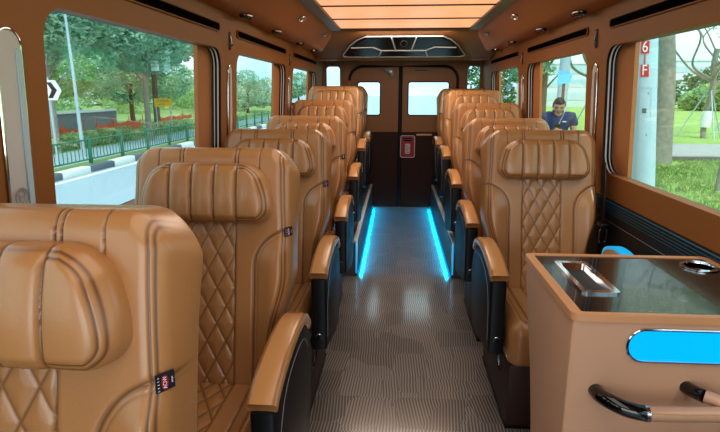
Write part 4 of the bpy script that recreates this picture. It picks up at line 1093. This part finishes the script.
    gg = G(); tube(gg, [(.062*math.cos(t), -.024+.060*math.sin(t), 1.492+.022*math.sin(t)) for t in [i*2*PI/24 for i in range(24)]], .014, 6, closed=True); obj('collar', gg, 'navy', sh)
    gg = G(); box(gg, (.055, -.152, 1.335), (.105, -.146, 1.347)); obj('chest_logo', gg, 'white', sh)
    T = [((0, 0, .93), (.150, .115)), ((-.09, 0, .84), .105), ((-.10, -.01, .50), .078), ((-.105, .02, .10), .062), ((.09, 0, .84), .105), ((.10, -.02, .50), .078), ((.115, .02, .10), .062)]
    g3 = G(); add_me(g3, skinned('tr', T, [(0, 1), (1, 2), (2, 3), (0, 4), (4, 5), (5, 6)]))
    me = remeshed('trousers', g3, .014); me.materials.clear(); me.materials.append(M['trousers']); link('trousers', me, root)
    for s, x in ((-1, -.112), (1, .126)):
        gg = G(); sweep(gg, [(x, .07, .045), (x, 0, .055), (x, -.10, .042), (x, -.20, .028)], rrect(-.046, -.042, .046, .045, .03, 4), scale=[.8, 1, .95, .6]); obj('shoe', gg, 'black', root)
    mw = Matrix.Translation(root.location) @ Matrix.Rotation(math.radians(-12), 4, 'Z') @ Matrix.Diagonal((1.15, 1.1, 1.03, 1))
    # phone held in both hands
    ph = thing('mobile_phone', 'dark mobile phone held up by the standing person', 'phone')
    ph.matrix_world = mw @ Matrix.Translation((-.022, -.385, 1.262)) @ Matrix.Rotation(math.radians(35), 4, 'X')
    gg = G(); box(gg, (-.038, -.005, -.075), (.038, .005, .075), .004); obj('phone_case', gg, 'gloss', ph)
    gg = G(); box(gg, (-.034, .0052, -.068), (.034, .0058, .068)); obj('screen', gg, 'bwin', ph)
    ep = thing('earphone_cord', 'thin white earphone cord from ear down to the phone', 'earphones')
    ep.matrix_world = mw
    gg = G(); tube(gg, spline([(.078, -.115, 1.545), (.068, -.16, 1.47), (.035, -.20, 1.38), (.0, -.30, 1.30), (-.012, -.37, 1.205)], 6), .0022, 6); obj('cord', gg, 'white', ep)
    gg = G(); box(gg, (.070, -.125, 1.538), (.086, -.105, 1.56), .004); obj('earbud', gg, 'white', ep)
person()

# ------------------------------------------------------------------ light
w = bpy.data.worlds.new('sky'); bpy.context.scene.world = w; w.use_nodes = True; nt = w.node_tree
bg = nt.nodes['Background']; N = nt.nodes.new; Lk = nt.links.new
tc = N('ShaderNodeTexCoord'); mp = N('ShaderNodeMapping'); mp.inputs['Scale'].default_value = (1, 1, 3.2)
nz = N('ShaderNodeTexNoise'); nz.inputs['Scale'].default_value = 2.2; nz.inputs['Detail'].default_value = 7
cr = N('ShaderNodeValToRGB'); cr.color_ramp.elements[0].position = .34; cr.color_ramp.elements[1].position = .62
cr.color_ramp.elements[0].color = (.48, .74, .92, 1); cr.color_ramp.elements[1].color = (.93, .98, 1.0, 1)
Lk(tc.outputs['Generated'], mp.inputs['Vector']); Lk(mp.outputs[0], nz.inputs['Vector']); Lk(nz.outputs['Fac'], cr.inputs['Fac']); Lk(cr.outputs['Color'], bg.inputs['Color'])
bg.inputs['Strength'].default_value = 1.5

def area(name, loc, rot, sx, sy, power, col):
    l = bpy.data.lights.new(name, 'AREA'); l.shape = 'RECTANGLE'; l.size = sx; l.size_y = sy; l.energy = power; l.color = col
    o = bpy.data.objects.new(name, l); C.objects.link(o); o.location = loc; o.rotation_euler = rot; return o
area('ceiling_lamp_front', (XC, .9, 1.87), (0, 0, 0), .9, 2.6, 12, (1.0, .92, .82))
area('ceiling_lamp_rear', (XC, 3.6, 1.865), (0, 0, 0), .9, 1.7, 13, (1.0, .92, .80))
area('rear_fill', (XC, 4.6, 1.80), (math.radians(42), 0, 0), .8, .3, 7, (1.0, .92, .80))  # added fill with no fitting behind it, brightens header and rear doors
area('windscreen_daylight', (XC, -1.25, 1.25), (math.radians(90), 0, 0), 1.7, 1.0, 12, (.92, .97, 1.0))
for s_, x_ in ((-1, -.262), (1, .410)):
    area('led_spill', (x_-s_*.004, 5.0, .030), (0, math.radians(s_*38), 0), .02, 2.4, 3.4, (.0, .55, 1.0))
sun = bpy.data.lights.new('sun', 'SUN'); sun.energy = 1.2; sun.angle = math.radians(25); sun.color = (1, .98, .94)
so = bpy.data.objects.new('sun', sun); C.objects.link(so); sun.energy = 2.7; so.rotation_euler = (math.radians(35), math.radians(12), 0)

# ------------------------------------------------------------------ camera
cam = bpy.data.cameras.new('camera'); co = bpy.data.objects.new('camera', cam); C.objects.link(co)
cam.sensor_fit = 'HORIZONTAL'; cam.sensor_width = 36; cam.lens = 36*520/720
cam.clip_start = .02; cam.clip_end = 500
th, ps = 0.23226940646994731, 0.06913277008219137
co.location = (0, 0, EYE); co.rotation_euler = (math.radians(90)-th, 0, ps)
sc = bpy.context.scene; sc.camera = co
sc.view_settings.view_transform = 'Standard'; sc.view_settings.look = 'None'
for lk in ('Medium High Contrast', 'Standard - Medium High Contrast'):
    try:
        sc.view_settings.look = lk; break
    except Exception: pass
sc.view_settings.exposure = 0.0
try:
    sc.cycles.use_denoising = True; sc.cycles.max_bounces = 8; sc.cycles.transparent_max_bounces = 16
except Exception: pass
